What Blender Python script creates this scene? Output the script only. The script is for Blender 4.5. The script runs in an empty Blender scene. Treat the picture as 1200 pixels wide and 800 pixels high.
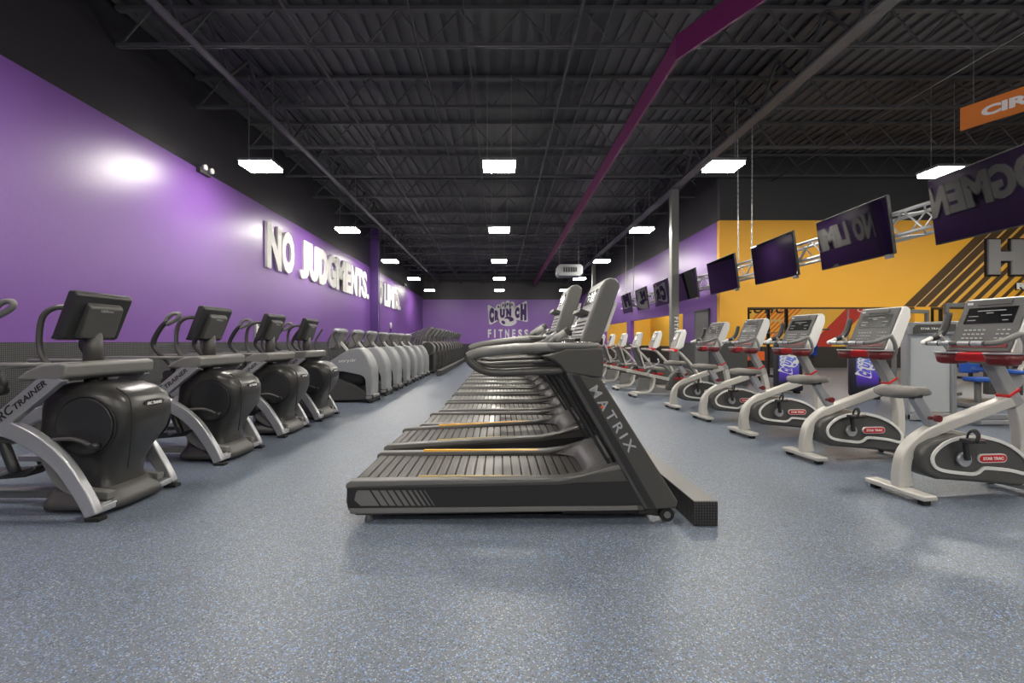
import bpy, math, random
from mathutils import Vector, Matrix

# ------------------------------------------------------------------ camera, world, exposure
SC = bpy.context.scene
COL = SC.collection
CAM_Z = 1.18
cd = bpy.data.cameras.new('camera')
cam = bpy.data.objects.new('camera', cd)
COL.objects.link(cam)
cam.location = (0, 0, CAM_Z)
cam.rotation_euler = (math.radians(90), 0, 0)
cd.sensor_width = 36
cd.lens = 36 * 560 / 1200
cd.shift_x = 15 / 1200
cd.clip_end = 200
SC.camera = cam

world = bpy.data.worlds.new('world')
SC.world = world
world.use_nodes = True
world.node_tree.nodes['Background'].inputs[0].default_value = (.8, .85, 1, 1)
world.node_tree.nodes['Background'].inputs[1].default_value = 0.3

LED = 40.0            # emission strength of the high bay lamps
vs = SC.view_settings
SC.display_settings.display_device = 'sRGB'
vs.view_transform = 'Standard'
vs.look = 'None'
vs.gamma = 1
vs.use_curve_mapping = False
vs.exposure = 1.65
SC.cycles.use_denoising = True
SC.cycles.max_bounces = 10
SC.cycles.diffuse_bounces = 6
SC.cycles.sample_clamp_indirect = 6
SC.cycles.caustics_reflective = False
SC.cycles.caustics_refractive = False

random.seed(7)
R = math.radians

# ------------------------------------------------------------------ materials
MATS = {}


def lin(c):
    return tuple(((v / 255) / 12.92 if v / 255 <= .04045 else ((v / 255 + .055) / 1.055) ** 2.4) for v in c)


def mat(name, rgb, rough=.5, metal=0., bump=0., scale=60., spec=.5, vary=.06, emit=0., coat=0., ior=None):
    m = bpy.data.materials.new(name)
    m.use_nodes = True
    nt = m.node_tree
    b = nt.nodes['Principled BSDF']
    c = lin(rgb)
    b.inputs['Roughness'].default_value = rough
    b.inputs['Metallic'].default_value = metal
    b.inputs['Specular IOR Level'].default_value = spec
    if coat:
        b.inputs['Coat Weight'].default_value = coat
        b.inputs['Coat Roughness'].default_value = .08
    if ior:
        b.inputs['IOR'].default_value = ior
    tc = nt.nodes.new('ShaderNodeTexCoord')
    nz = nt.nodes.new('ShaderNodeTexNoise')
    nz.inputs['Scale'].default_value = scale
    nz.inputs['Detail'].default_value = 2
    nt.links.new(tc.outputs['Object'], nz.inputs['Vector'])
    cr = nt.nodes.new('ShaderNodeMixRGB')
    cr.inputs[1].default_value = (*[v * (1 - vary) for v in c], 1)
    cr.inputs[2].default_value = (*[min(1, v * (1 + vary)) for v in c], 1)
    nt.links.new(nz.outputs['Fac'], cr.inputs[0])
    nt.links.new(cr.outputs[0], b.inputs['Base Color'])
    if bump:
        bp = nt.nodes.new('ShaderNodeBump')
        bp.inputs['Strength'].default_value = bump
        bp.inputs['Distance'].default_value = .004
        nt.links.new(nz.outputs['Fac'], bp.inputs['Height'])
        nt.links.new(bp.outputs[0], b.inputs['Normal'])
    if emit:
        b.inputs['Emission Color'].default_value = (*c, 1)
        b.inputs['Emission Strength'].default_value = emit
    MATS[name] = m
    return m


M = MATS
mat('black_plastic', (40, 40, 41), .42, vary=.1)
mat('drum_plastic', (52, 51, 50), .34, vary=.08, bump=.05, scale=300)
mat('dark_grey_plastic', (74, 73, 71), .45)
mat('mid_grey_plastic', (112, 111, 108), .42)
mat('light_grey_plastic', (150, 150, 148), .4)
mat('pale_shell', (146, 148, 150), .42)
mat('treadmill_body', (76, 74, 71), .4, metal=.1)
mat('console_side', (98, 97, 94), .42)
mat('treadmill_top', (112, 111, 108), .4, metal=.15)
mat('treadmill_hood', (96, 95, 93), .5)
mat('treadmill_panel', (36, 36, 36), .4)
mat('sheen_belt', (150, 148, 143), .34, metal=.1)  # belt grey lightened to paint in the reflected sheen
mat('belt_grey', (96, 94, 91), .42, metal=.1)
mat('rubber', (24, 24, 25), .7, bump=.3, scale=200)
mat('silver', (176, 177, 180), .3, metal=.55)
mat('champagne', (196, 193, 186), .35, metal=.15)
mat('white_plastic', (222, 221, 217), .35)
mat('chrome', (215, 215, 215), .15, metal=1)
mat('steel', (120, 122, 122), .5, metal=.4)
mat('red_plastic', (196, 22, 28), .35)
mat('dark_red', (104, 22, 26), .4)
mat('yellow_strip', (240, 178, 60), .5)
mat('yellow_post', (255, 186, 54), .55)
mat('cream_strip', (214, 190, 128), .45)
mat('seat_vinyl', (120, 117, 112), .5, bump=.3, scale=90)
mat('screen_black', (10, 10, 13), .22, spec=.5)
mat('screen_glass', (7, 7, 12), .02, spec=.55, ior=1.5)
mat('key_grey', (200, 200, 200), .5)
mat('blue_vinyl', (36, 84, 170), .45)
mat('blue_metal', (28, 62, 160), .4)
mat('letter_white', (236, 235, 232), .7, spec=.3)
mat('letter_edge', (120, 100, 150), .5)
mat('letter_silver', (190, 192, 194), .35, metal=.5)
mat('dark_letter', (30, 30, 34), .5)
mat('magenta_paint', (100, 20, 80), .6)
mat('dark_purple_paint', (72, 42, 108), .6)
mat('ceiling_black', (62, 62, 66), .7)
mat('pipe_black', (60, 60, 62), .7)
mat('girder_grey', (84, 84, 86), .6)
mat('console_grey', (84, 84, 83), .5)
mat('column_grey', (110, 110, 108), .45)
mat('orange_sign', (214, 120, 40), .6)
mat('door_grey', (98, 98, 96), .5)
mat('truss_metal', (200, 200, 200), .35, metal=.6)
mat('chain_metal', (170, 170, 170), .4, metal=.7)
mat('paper', (225, 225, 222), .7)
mat('graphic_brown', (84, 62, 34), .6)
mat('graphic_line', (225, 190, 130), .6)
mat('graphic_orange', (236, 110, 40), .6)
mat('graphic_red', (205, 60, 50), .6)
mat('frosted_panel', (186, 190, 192), .45)
mat('dark_cover', (34, 34, 48), .5)
mat('plate_grey', (140, 142, 142), .5)
mat('warm_brown', (120, 78, 62), .5)
mat('led_glow', (255, 250, 240), .5, emit=LED)
mat('badge_orange', (230, 90, 30), .5)


def wall_mat(name, low, high, split, dado=None, dado_z=0, rough=.38, spec=.62):
    m = bpy.data.materials.new(name)
    m.use_nodes = True
    nt = m.node_tree
    b = nt.nodes['Principled BSDF']
    b.inputs['Roughness'].default_value = rough
    b.inputs['Specular IOR Level'].default_value = spec
    g = nt.nodes.new('ShaderNodeNewGeometry')
    s = nt.nodes.new('ShaderNodeSeparateXYZ')
    nt.links.new(g.outputs['Position'], s.inputs[0])
    gt = nt.nodes.new('ShaderNodeMath')
    gt.operation = 'GREATER_THAN'
    gt.inputs[1].default_value = split
    nt.links.new(s.outputs[2], gt.inputs[0])
    nz = nt.nodes.new('ShaderNodeTexNoise')
    nz.inputs['Scale'].default_value = .8
    nz.inputs['Detail'].default_value = 3
    nt.links.new(g.outputs['Position'], nz.inputs['Vector'])
    v = nt.nodes.new('ShaderNodeMixRGB')
    c = lin(low)
    v.inputs[1].default_value = (*[x * .94 for x in c], 1)
    v.inputs[2].default_value = (*[min(1, x * 1.06) for x in c], 1)
    nt.links.new(nz.outputs['Fac'], v.inputs[0])
    mx = nt.nodes.new('ShaderNodeMixRGB')
    nt.links.new(gt.outputs[0], mx.inputs[0])
    nt.links.new(v.outputs[0], mx.inputs[1])
    mx.inputs[2].default_value = (*lin(high), 1)
    last = mx
    if dado:
        lt = nt.nodes.new('ShaderNodeMath')
        lt.operation = 'LESS_THAN'
        lt.inputs[1].default_value = dado_z
        nt.links.new(s.outputs[2], lt.inputs[0])
        m2 = nt.nodes.new('ShaderNodeMixRGB')
        nt.links.new(lt.outputs[0], m2.inputs[0])
        nt.links.new(mx.outputs[0], m2.inputs[1])
        m2.inputs[2].default_value = (*lin(dado), 1)
        last = m2
    nt.links.new(last.outputs[0], b.inputs['Base Color'])
    # orange-peel paint
    n2 = nt.nodes.new('ShaderNodeTexNoise')
    n2.inputs['Scale'].default_value = 22
    nt.links.new(g.outputs['Position'], n2.inputs['Vector'])
    bp = nt.nodes.new('ShaderNodeBump')
    bp.inputs['Strength'].default_value = .12
    bp.inputs['Distance'].default_value = .01
    nt.links.new(n2.outputs['Fac'], bp.inputs['Height'])
    nt.links.new(bp.outputs[0], b.inputs['Normal'])
    MATS[name] = m
    return m


WALL_TOP = 4.4
wall_mat('purple_wall', (116, 74, 152), (34, 32, 39), WALL_TOP)
wall_mat('purple_back_wall', (136, 88, 176), (26, 25, 31), 4.25)
wall_mat('yellow_wall', (255, 184, 50), (34, 34, 38), WALL_TOP, (70, 70, 68), 1.14, rough=.6)
wall_mat('yellow_far_wall', (255, 200, 70), (34, 34, 38), WALL_TOP, (52, 52, 52), .95, rough=.6)
wall_mat('dark_wall', (60, 58, 62), (40, 40, 42), WALL_TOP, rough=.8)


def floor_mat():
    m = bpy.data.materials.new('fleck_floor')
    m.use_nodes = True
    nt = m.node_tree
    b = nt.nodes['Principled BSDF']
    b.inputs['Roughness'].default_value = .42
    b.inputs['Specular IOR Level'].default_value = .55
    tc = nt.nodes.new('ShaderNodeTexCoord')
    base = lin((94, 101, 110))
    base2 = lin((102, 108, 116))
    nz = nt.nodes.new('ShaderNodeTexNoise')
    nz.inputs['Scale'].default_value = .7
    nz.inputs['Detail'].default_value = 3
    nt.links.new(tc.outputs['Object'], nz.inputs['Vector'])
    mx = nt.nodes.new('ShaderNodeMixRGB')
    mx.inputs[1].default_value = (*base, 1)
    mx.inputs[2].default_value = (*base2, 1)
    nt.links.new(nz.outputs['Fac'], mx.inputs[0])
    last = mx
    for sc_, thr, col in ((170, .10, (110, 142, 190)), (230, .06, (165, 174, 180)), (160, .10, (66, 75, 86))):
        vo = nt.nodes.new('ShaderNodeTexVoronoi')
        vo.inputs['Scale'].default_value = sc_
        mp = nt.nodes.new('ShaderNodeMapping')
        mp.inputs['Location'].default_value = (sc_, sc_ * .37, 0)
        nt.links.new(tc.outputs['Object'], mp.inputs[0])
        nt.links.new(mp.outputs[0], vo.inputs['Vector'])
        # only a share of the cells carry a fleck
        sx = nt.nodes.new('ShaderNodeSeparateXYZ')
        nt.links.new(vo.outputs['Color'], sx.inputs[0])
        keep = nt.nodes.new('ShaderNodeMath')
        keep.operation = 'LESS_THAN'
        keep.inputs[1].default_value = thr
        nt.links.new(sx.outputs[0], keep.inputs[0])
        m2 = nt.nodes.new('ShaderNodeMixRGB')
        m2.inputs[2].default_value = (*lin(col), 1)
        nt.links.new(keep.outputs[0], m2.inputs[0])
        nt.links.new(last.outputs[0], m2.inputs[1])
        last = m2
    nt.links.new(last.outputs[0], b.inputs['Base Color'])
    bp = nt.nodes.new('ShaderNodeBump')
    bp.inputs['Strength'].default_value = .25
    bp.inputs['Distance'].default_value = .002
    n3 = nt.nodes.new('ShaderNodeTexNoise')
    n3.inputs['Scale'].default_value = 160
    nt.links.new(tc.outputs['Object'], n3.inputs['Vector'])
    nt.links.new(n3.outputs['Fac'], bp.inputs['Height'])
    nt.links.new(bp.outputs[0], b.inputs['Normal'])
    MATS['fleck_floor'] = m


floor_mat()


def tread_plate_mat(name, dark, light, pitch=.03, rough=.5):
    """black rubber / plate with small raised lozenges in a woven pattern"""
    m = bpy.data.materials.new(name)
    m.use_nodes = True
    nt = m.node_tree
    b = nt.nodes['Principled BSDF']
    b.inputs['Roughness'].default_value = rough
    g = nt.nodes.new('ShaderNodeNewGeometry')
    s = nt.nodes.new('ShaderNodeSeparateXYZ')
    nt.links.new(g.outputs['Position'], s.inputs[0])

    def math_(op, a, b_=None):
        n = nt.nodes.new('ShaderNodeMath')
        n.operation = op
        for i, v in enumerate((a, b_)):
            if v is None:
                continue
            if isinstance(v, (int, float)):
                n.inputs[i].default_value = v
            else:
                nt.links.new(v, n.inputs[i])
        return n.outputs[0]
    k = 2 * math.pi / pitch
    u = math_('ADD', s.outputs[0], s.outputs[1])
    a1 = math_('SINE', math_('MULTIPLY', math_('ADD', u, s.outputs[2]), k))
    a2 = math_('SINE', math_('MULTIPLY', math_('SUBTRACT', u, s.outputs[2]), k))
    h = math_('MULTIPLY', a1, a2)
    f = math_('GREATER_THAN', h, .35)
    mx = nt.nodes.new('ShaderNodeMixRGB')
    mx.inputs[1].default_value = (*lin(dark), 1)
    mx.inputs[2].default_value = (*lin(light), 1)
    nt.links.new(f, mx.inputs[0])
    nt.links.new(mx.outputs[0], b.inputs['Base Color'])
    bp = nt.nodes.new('ShaderNodeBump')
    bp.inputs['Strength'].default_value = .5
    bp.inputs['Distance'].default_value = .004
    nt.links.new(h, bp.inputs['Height'])
    nt.links.new(bp.outputs[0], b.inputs['Normal'])
    MATS[name] = m


tread_plate_mat('dado_plate', (30, 30, 31), (92, 92, 92), .045, .45)
tread_plate_mat('box_plate', (30, 30, 30), (62, 60, 58), .035, .4)


def gradient_mat():
    m = bpy.data.materials.new('purple_fade')
    m.use_nodes = True
    nt = m.node_tree
    b = nt.nodes['Principled BSDF']
    b.inputs['Roughness'].default_value = .45
    tc = nt.nodes.new('ShaderNodeTexCoord')
    s = nt.nodes.new('ShaderNodeSeparateXYZ')
    nt.links.new(tc.outputs['Object'], s.inputs[0])
    r = nt.nodes.new('ShaderNodeValToRGB')
    e = r.color_ramp.elements
    e[0].position = .25
    e[0].color = (*lin((34, 34, 52)), 1)
    e[1].position = 1
    e[1].color = (*lin((120, 160, 240)), 1)
    k = e.new(.45)
    k.color = (*lin((96, 60, 205)), 1)
    nt.links.new(s.outputs[2], r.inputs[0])
    nt.links.new(r.outputs[0], b.inputs['Base Color'])
    MATS['purple_fade'] = m


gradient_mat()


# ------------------------------------------------------------------ mesh helpers
def catmull(pts, n=6, closed=False):
    P = [Vector(p) for p in pts]
    out = []
    m = len(P)
    rng = range(m) if closed else range(m - 1)
    for i in rng:
        if closed:
            p0, p1, p2, p3 = P[(i - 1) % m], P[i], P[(i + 1) % m], P[(i + 2) % m]
        else:
            p1, p2 = P[i], P[i + 1]
            p0 = P[i - 1] if i > 0 else p1 * 2 - p2
            p3 = P[i + 2] if i + 2 < m else p2 * 2 - p1
        for k in range(n):
            t = k / n
            out.append(.5 * ((2 * p1) + (p2 - p0) * t + (2 * p0 - 5 * p1 + 4 * p2 - p3) * t * t + (3 * p1 - p0 - 3 * p2 + p3) * t ** 3))
    if not closed:
        out.append(P[-1])
    return out


class MB:
    def __init__(self):
        self.v = []
        self.f = []
        self.sm = []

    def add(self, vs, fs, smooth=False, mtx=None):
        o = len(self.v)
        for p in vs:
            p = Vector(p)
            self.v.append(mtx @ p if mtx is not None else p)
        for f in fs:
            self.f.append([i + o for i in f])
            self.sm.append(smooth)
        return self

    def box(self, c, s, mtx=None, taper=1.):
        x, y, z = c
        a, b, d = s[0] / 2, s[1] / 2, s[2] / 2
        vs = []
        for k, t in ((-1, 1.), (1, taper)):
            vs += [(x - a * t, y - b * t, z + k * d), (x + a * t, y - b * t, z + k * d), (x + a * t, y + b * t, z + k * d), (x - a * t, y + b * t, z + k * d)]
        return self.add(vs, [(3, 2, 1, 0), (4, 5, 6, 7), (0, 1, 5, 4), (1, 2, 6, 5), (2, 3, 7, 6), (3, 0, 4, 7)], False, mtx)

    def prism(self, pts, y0, y1, mtx=None):
        """polygon in x-z extruded along y"""
        ar = sum(pts[i][0] * pts[(i + 1) % len(pts)][1] - pts[(i + 1) % len(pts)][0] * pts[i][1] for i in range(len(pts)))
        if ar < 0:
            pts = pts[::-1]
        n = len(pts)
        vs = [(p[0], y0, p[1]) for p in pts] + [(p[0], y1, p[1]) for p in pts]
        fs = [tuple(range(n)), tuple(range(2 * n - 1, n - 1, -1))]
        for i in range(n):
            j = (i + 1) % n
            fs.append((i, i + n, j + n, j))
        return self.add(vs, fs, False, mtx)

    def band(self, path, w, y0, y1, mtx=None, smooth=5):
        """strip of width w following an x-z path (w may be a list)"""
        P = [Vector((p[0], 0, p[1])) for p in path]
        ws = w if isinstance(w, (list, tuple)) else [w] * len(P)
        if smooth:
            Q = catmull(P, smooth)
            W = []
            for i in range(len(P) - 1):
                for k in range(smooth):
                    W.append(ws[i] + (ws[i + 1] - ws[i]) * k / smooth)
            W.append(ws[-1])
        else:
            Q, W = P, ws
        L, Rr = [], []
        for i, p in enumerate(Q):
            t = (Q[min(i + 1, len(Q) - 1)] - Q[max(i - 1, 0)]).normalized()
            n = Vector((-t.z, 0, t.x))
            L.append(p + n * W[i] / 2)
            Rr.append(p - n * W[i] / 2)
        n = len(Q)
        vs = []
        for y in (y0, y1):
            vs += [(p.x, y, p.z) for p in L] + [(p.x, y, p.z) for p in Rr]
        fs = []
        for i in range(n - 1):
            a, b, c, d = i, i + 1, n + i + 1, n + i
            fs.append((a, d, c, b)[::-1])
            fs.append((a + 2 * n, b + 2 * n, c + 2 * n, d + 2 * n)[::-1])
            fs.append((a, b, b + 2 * n, a + 2 * n)[::-1])
            fs.append((d, d + 2 * n, c + 2 * n, c)[::-1])
        fs.append((0, 2 * n, 3 * n, n)[::-1])
        fs.append((n - 1, 2 * n - 1, 4 * n - 1, 3 * n - 1)[::-1])
        return self.add(vs, fs, False, mtx)

    def tube(self, path, r, seg=8, smooth=0, closed=False, mtx=None, flat=1., up=None):
        P = catmull(path, smooth, closed) if smooth else [Vector(p) for p in path]
        n = len(P)
        if isinstance(r, (list, tuple)):
            m = len(r)
            rs = []
            for i in range(n):
                t = i / (n - 1) * (m - 1)
                k = min(int(t), m - 2)
                rs.append(r[k] + (r[k + 1] - r[k]) * (t - k))
        else:
            rs = [r] * n
        vs, fs = [], []
        ref = None
        for i, p in enumerate(P):
            if closed:
                t = (P[(i + 1) % n] - P[i - 1]).normalized()
            else:
                t = (P[min(i + 1, n - 1)] - P[max(i - 1, 0)]).normalized()
            if ref is None:
                ref = Vector(up) if up else (Vector((0, 0, 1)) if abs(t.z) < .9 else Vector((0, 1, 0)))
            a = t.cross(ref)
            if a.length < 1e-5:
                a = t.orthogonal()
            a.normalize()
            b = a.cross(t).normalized()
            if not up:
                ref = b
            for k in range(seg):
                q = 2 * math.pi * (k + .5) / seg
                vs.append(p + a * math.cos(q) * rs[i] + b * math.sin(q) * rs[i] * flat)
        m = n if closed else n - 1
        for i in range(m):
            j = (i + 1) % n
            for k in range(seg):
                l = (k + 1) % seg
                fs.append((i * seg + k, i * seg + l, j * seg + l, j * seg + k))
        if not closed:
            fs.append(tuple(range(seg - 1, -1, -1)))
            fs.append(tuple(range((n - 1) * seg, n * seg)))
        return self.add(vs, fs, seg > 5, mtx)

    def bar(self, a, b, w, d=None, mtx=None):
        """rectangular bar between two points"""
        d = d or w
        a, b = Vector(a), Vector(b)
        t = (b - a).normalized()
        ref = Vector((0, 1, 0)) if abs(t.y) < .9 else Vector((0, 0, 1))
        u = t.cross(ref).normalized() * w / 2
        v = t.cross(u).normalized() * d / 2
        vs = []
        for p in (a, b):
            vs += [p - u - v, p + u - v, p + u + v, p - u + v]
        return self.add(vs, [(3, 2, 1, 0), (4, 5, 6, 7), (0, 1, 5, 4), (1, 2, 6, 5), (2, 3, 7, 6), (3, 0, 4, 7)], False, mtx)

    def cyl(self, c, r, h, axis='z', seg=24, r2=None):
        r2 = r if r2 is None else r2
        vs, fs = [], []
        for k, rr in ((-.5, r), (.5, r2)):
            for i in range(seg):
                q = 2 * math.pi * i / seg
                p = (math.cos(q) * rr, math.sin(q) * rr, k * h)
                if axis == 'y':
                    p = (p[0], -p[2], p[1])
                elif axis == 'x':
                    p = (p[2], p[1], -p[0])
                vs.append((p[0] + c[0], p[1] + c[1], p[2] + c[2]))
        for i in range(seg):
            j = (i + 1) % seg
            fs.append((i, j, j + seg, i + seg))
        o = len(self.v)
        self.add(vs, fs, True)
        self.add([], [])
        self.f.append([o + i for i in range(seg - 1, -1, -1)])
        self.sm.append(False)
        self.f.append([o + seg + i for i in range(seg)])
        self.sm.append(False)
        return self

    def loft(self, secs, seg=24, power=3., smooth=True, axis='z'):
        """secs: (pos, cx, cy, hx, hy) superellipse sections stacked on an axis"""
        vs, fs = [], []
        for (z, cx, cy, hx, hy) in secs:
            for i in range(seg):
                q = 2 * math.pi * i / seg
                c, s = math.cos(q), math.sin(q)
                x = cx + hx * math.copysign(abs(c) ** (2 / power), c)
                y = cy + hy * math.copysign(abs(s) ** (2 / power), s)
                vs.append((x, y, z) if axis == 'z' else (z, x, y))
        n = len(secs)
        for i in range(n - 1):
            for k in range(seg):
                l = (k + 1) % seg
                fs.append((i * seg + k, i * seg + l, (i + 1) * seg + l, (i + 1) * seg + k))
        fs.append(tuple(range(seg - 1, -1, -1)))
        fs.append(tuple(range((n - 1) * seg, n * seg)))
        return self.add(vs, fs, smooth)

    def ball(self, c, r, seg=12, rings=8):
        rx, ry, rz = (r, r, r) if isinstance(r, (int, float)) else r
        vs, fs = [(c[0], c[1], c[2] - rz)], []
        for i in range(1, rings):
            t = math.pi * i / rings
            for k in range(seg):
                q = 2 * math.pi * k / seg
                vs.append((c[0] + rx * math.sin(t) * math.cos(q), c[1] + ry * math.sin(t) * math.sin(q), c[2] - rz * math.cos(t)))
        vs.append((c[0], c[1], c[2] + rz))
        for k in range(seg):
            l = (k + 1) % seg
            fs.append((0, 1 + l, 1 + k))
            for i in range(rings - 2):
                a = 1 + i * seg
                fs.append((a + k, a + l, a + seg + l, a + seg + k))
            a = 1 + (rings - 2) * seg
            fs.append((a + k, a + l, len(vs) - 1))
        return self.add(vs, fs, True)

    def build(self, name, material, parent=None, bevel=0., seg=2):
        me = bpy.data.meshes.new(name)
        me.from_pydata([tuple(p) for p in self.v], [], self.f)
        me.polygons.foreach_set('use_smooth', [bool(s) or bevel > 0 for s in self.sm])
        me.update()
        me.materials.append(M[material] if isinstance(material, str) else material)
        o = bpy.data.objects.new(name, me)
        COL.objects.link(o)
        if parent:
            o.parent = parent
        if bevel:
            b = o.modifiers.new('bevel', 'BEVEL')
            b.width = bevel
            b.segments = seg
            b.limit_method = 'ANGLE'
            b.angle_limit = R(35)
            b.harden_normals = True
            b.use_clamp_overlap = True
        return o


def box(name, material, c, s, parent=None, bevel=0., taper=1.):
    return MB().box(c, s, taper=taper).build(name, material, parent, bevel)


def tag(o, label=None, cat=None, group=None, kind=None):
    if label:
        o['label'] = label
    if cat:
        o['category'] = cat
    if group:
        o['group'] = group
    if kind:
        o['kind'] = kind
    return o


def thing(name, label, cat, loc=(0, 0, 0), rz=0., group=None):
    o = bpy.data.objects.new(name, None)
    COL.objects.link(o)
    o.location = loc
    o.rotation_euler = (0, 0, rz)
    o.empty_display_size = .1
    return tag(o, label, cat, group)


def struct(o, label=None):
    o['kind'] = 'structure'
    if label:
        o['label'] = label
    return o


def copy_thing(root, loc=None, rot=None, label=None):
    def rec(o, parent):
        c = o.copy()
        COL.objects.link(c)
        c.parent = parent
        for ch in list(KIDS.get(o.name, ())):
            rec(ch, c)
        return c
    KIDS = {}
    stack = [root]
    for o in bpy.data.objects:
        if o.parent:
            KIDS.setdefault(o.parent.name, []).append(o)
    c = rec(root, None)
    if loc:
        c.location = loc
    if rot is not None:
        c.rotation_euler = rot
    if label:
        c['label'] = label
    return c


def text(name, body, material, origin, Rv, Uv, height, width=None, depth=.004, bold=0., parent=None, anchor='left', tracking=1.0, shear=0.):
    """built-in font, scaled to the wanted height and width, laid on the plane (Rv, Uv) from origin"""
    cu = bpy.data.curves.new('t', 'FONT')
    cu.body = body
    cu.size = 1
    cu.offset = bold
    cu.space_character = tracking
    cu.shear = shear
    cu.resolution_u = 3
    cu.extrude = .5
    ob = bpy.data.objects.new('t', cu)
    COL.objects.link(ob)
    dg = bpy.context.evaluated_depsgraph_get()
    me = bpy.data.meshes.new_from_object(ob.evaluated_get(dg))
    bpy.data.objects.remove(ob)
    bpy.data.curves.remove(cu)
    xs = [v.co.x for v in me.vertices]
    ys = [v.co.y for v in me.vertices]
    x0, x1, y0, y1 = min(xs), max(xs), min(ys), max(ys)
    sy = height / (y1 - y0)
    sx = width / (x1 - x0) if width else sy
    ax = {'left': 0, 'center': .5, 'right': 1}[anchor]
    Rv, Uv = Vector(Rv).normalized(), Vector(Uv).normalized()
    N = Rv.cross(Uv)
    O = Vector(origin)
    for v in me.vertices:
        a = (v.co.x - x0 - ax * (x1 - x0)) * sx
        b = (v.co.y - y0) * sy
        v.co = O + Rv * a + Uv * b + N * ((v.co.z + .5) * depth)
    me.name = name
    me.materials.clear()
    me.materials.append(M[material])
    o = bpy.data.objects.new(name, me)
    COL.objects.link(o)
    if parent:
        o.parent = parent
    return o


ORD = ['first', 'second', 'third', 'fourth', 'fifth', 'sixth', 'seventh', 'eighth', 'ninth', 'tenth', 'eleventh', 'twelfth',
       'thirteenth', 'fourteenth', 'fifteenth', 'sixteenth', 'seventeenth', 'eighteenth', 'nineteenth', 'twentieth',
       'twenty-first', 'twenty-second', 'twenty-third', 'twenty-fourth', 'twenty-fifth', 'twenty-sixth']

# ------------------------------------------------------------------ the room
XL, XR, YB, YF = -5.6, 24.2, 35.0, -8.0      # left wall, far right wall, back wall, wall behind the camera
XP, YY = 5.86, 12.7                          # purple side wall, yellow wall
YI = 21.5                                    # far wall of the room behind the yellow wall
ZC = 6.1                                     # roof deck
TH = .15

struct(box('floor', 'fleck_floor', ((XL + XR) / 2, (YF + YB) / 2, -.05), (XR - XL + .4, YB - YF + .4, .1)), 'blue-grey speckled rubber gym floor')
struct(box('wall_left', 'purple_wall', (XL - TH / 2, (YF + YB) / 2, ZC / 2), (TH, YB - YF + .3, ZC)), 'purple wall along the left, black above')
struct(box('wall_back', 'purple_back_wall', ((XL + XP) / 2, YB + TH / 2, ZC / 2), (XP - XL + .3, TH, ZC)), 'purple wall at the far end')
struct(box('wall_rear', 'dark_wall', ((XL + XR) / 2, YF - TH / 2, ZC / 2), (XR - XL + .3, TH, ZC)))
struct(box('wall_right', 'yellow_far_wall', (XR + TH / 2, (YF + YI) / 2 + .1, ZC / 2), (TH, YI - YF + .4, ZC)))

# purple side wall with openings to the yellow room
w = MB()
OPENS = [(15.25, 21.3), (21.95, 26.6)]
OZ = 2.09
y = YY + TH
for a, b in OPENS:
    w.box((XP + TH / 2, (y + a) / 2, ZC / 2), (TH, a - y, ZC))
    w.box((XP + TH / 2, (a + b) / 2, (OZ + ZC) / 2), (TH, b - a, ZC - OZ))
    y = b
w.box((XP + TH / 2, (y + YB) / 2, ZC / 2), (TH, YB - y, ZC))
struct(w.build('wall_side', 'purple_wall'), 'purple wall behind the bikes')

# yellow wall with two openings
w = MB()
X0, X1, X2 = 6.6, 11.02, 11.45
w.box(((XP + X0) / 2, YY + TH / 2, ZC / 2), (X0 - XP, TH, ZC))
w.box(((X0 + X1) / 2, YY + TH / 2, (OZ + ZC) / 2), (X1 - X0, TH, ZC - OZ))
w.box(((X1 + X2) / 2, YY + TH / 2, ZC / 2), (X2 - X1, TH, ZC))
w.box(((X2 + 15.4) / 2, YY + TH / 2, (OZ + ZC) / 2), (15.4 - X2, TH, ZC - OZ))
w.box(((15.4 + XR) / 2, YY + TH / 2, ZC / 2), (XR - 15.4, TH, ZC))
struct(w.build('wall_front', 'yellow_wall'), 'yellow wall with wide openings on the right')
w = MB().box(((8.6 + XR) / 2, YI + TH / 2, ZC / 2), (XR - 8.6, TH, ZC)).box((8.6 + TH / 2, (YI + 27.2) / 2, ZC / 2), (TH, 27.2 - YI, ZC)).box(((XP + 8.7) / 2 + .07, 27.2 + TH / 2, ZC / 2), (8.7 - XP, TH, ZC))
struct(w.build('wall_end', 'yellow_far_wall'), 'yellow wall inside the room beyond the opening')
# yellow column face goes all the way down: the dado stops at the opening
box_col = struct(box('trim_3', 'yellow_post', ((X1 + X2) / 2, YY - .012, 1.05), (X2 - X1 - .01, .02, 2.08)), 'yellow post between the two wide openings')
# dark header lip under the yellow wall
struct(box('trim_4', 'graphic_brown', ((X0 + X1) / 2, YY + .06, OZ - .02), (X1 - X0, .16, .04)), 'dark lip over the wide opening')
struct(box('trim_5', 'graphic_brown', ((X2 + 15.4) / 2, YY + .06, OZ - .02), (15.4 - X2, .16, .04)))

struct(box('trim_9', 'silver', (9.32, YY + .07, 1.035), (.02, .03, 2.07)), 'thin upright joint in the wide opening')
# black plate wainscot
struct(box('trim_1', 'dado_plate', (XL + .012, (YF + YB) / 2, .585), (.024, YB - YF, 1.17)), 'black textured wainscot on the left wall')
w = MB()
for a, b in ((12.7, 13.28), (14.22, 15.25), (21.3, 21.95), (26.6, 35)):
    w.box((XP - .012, (a + b) / 2, .57), (.024, b - a, 1.14))
struct(w.build('trim_2', 'dado_plate'), 'black wainscot on the purple side wall')
struct(box('trim_6', 'dado_plate', ((XL + XP) / 2, YB - .012, .5), (XP - XL, .024, 1.0)), 'black wainscot at the far end')

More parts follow.
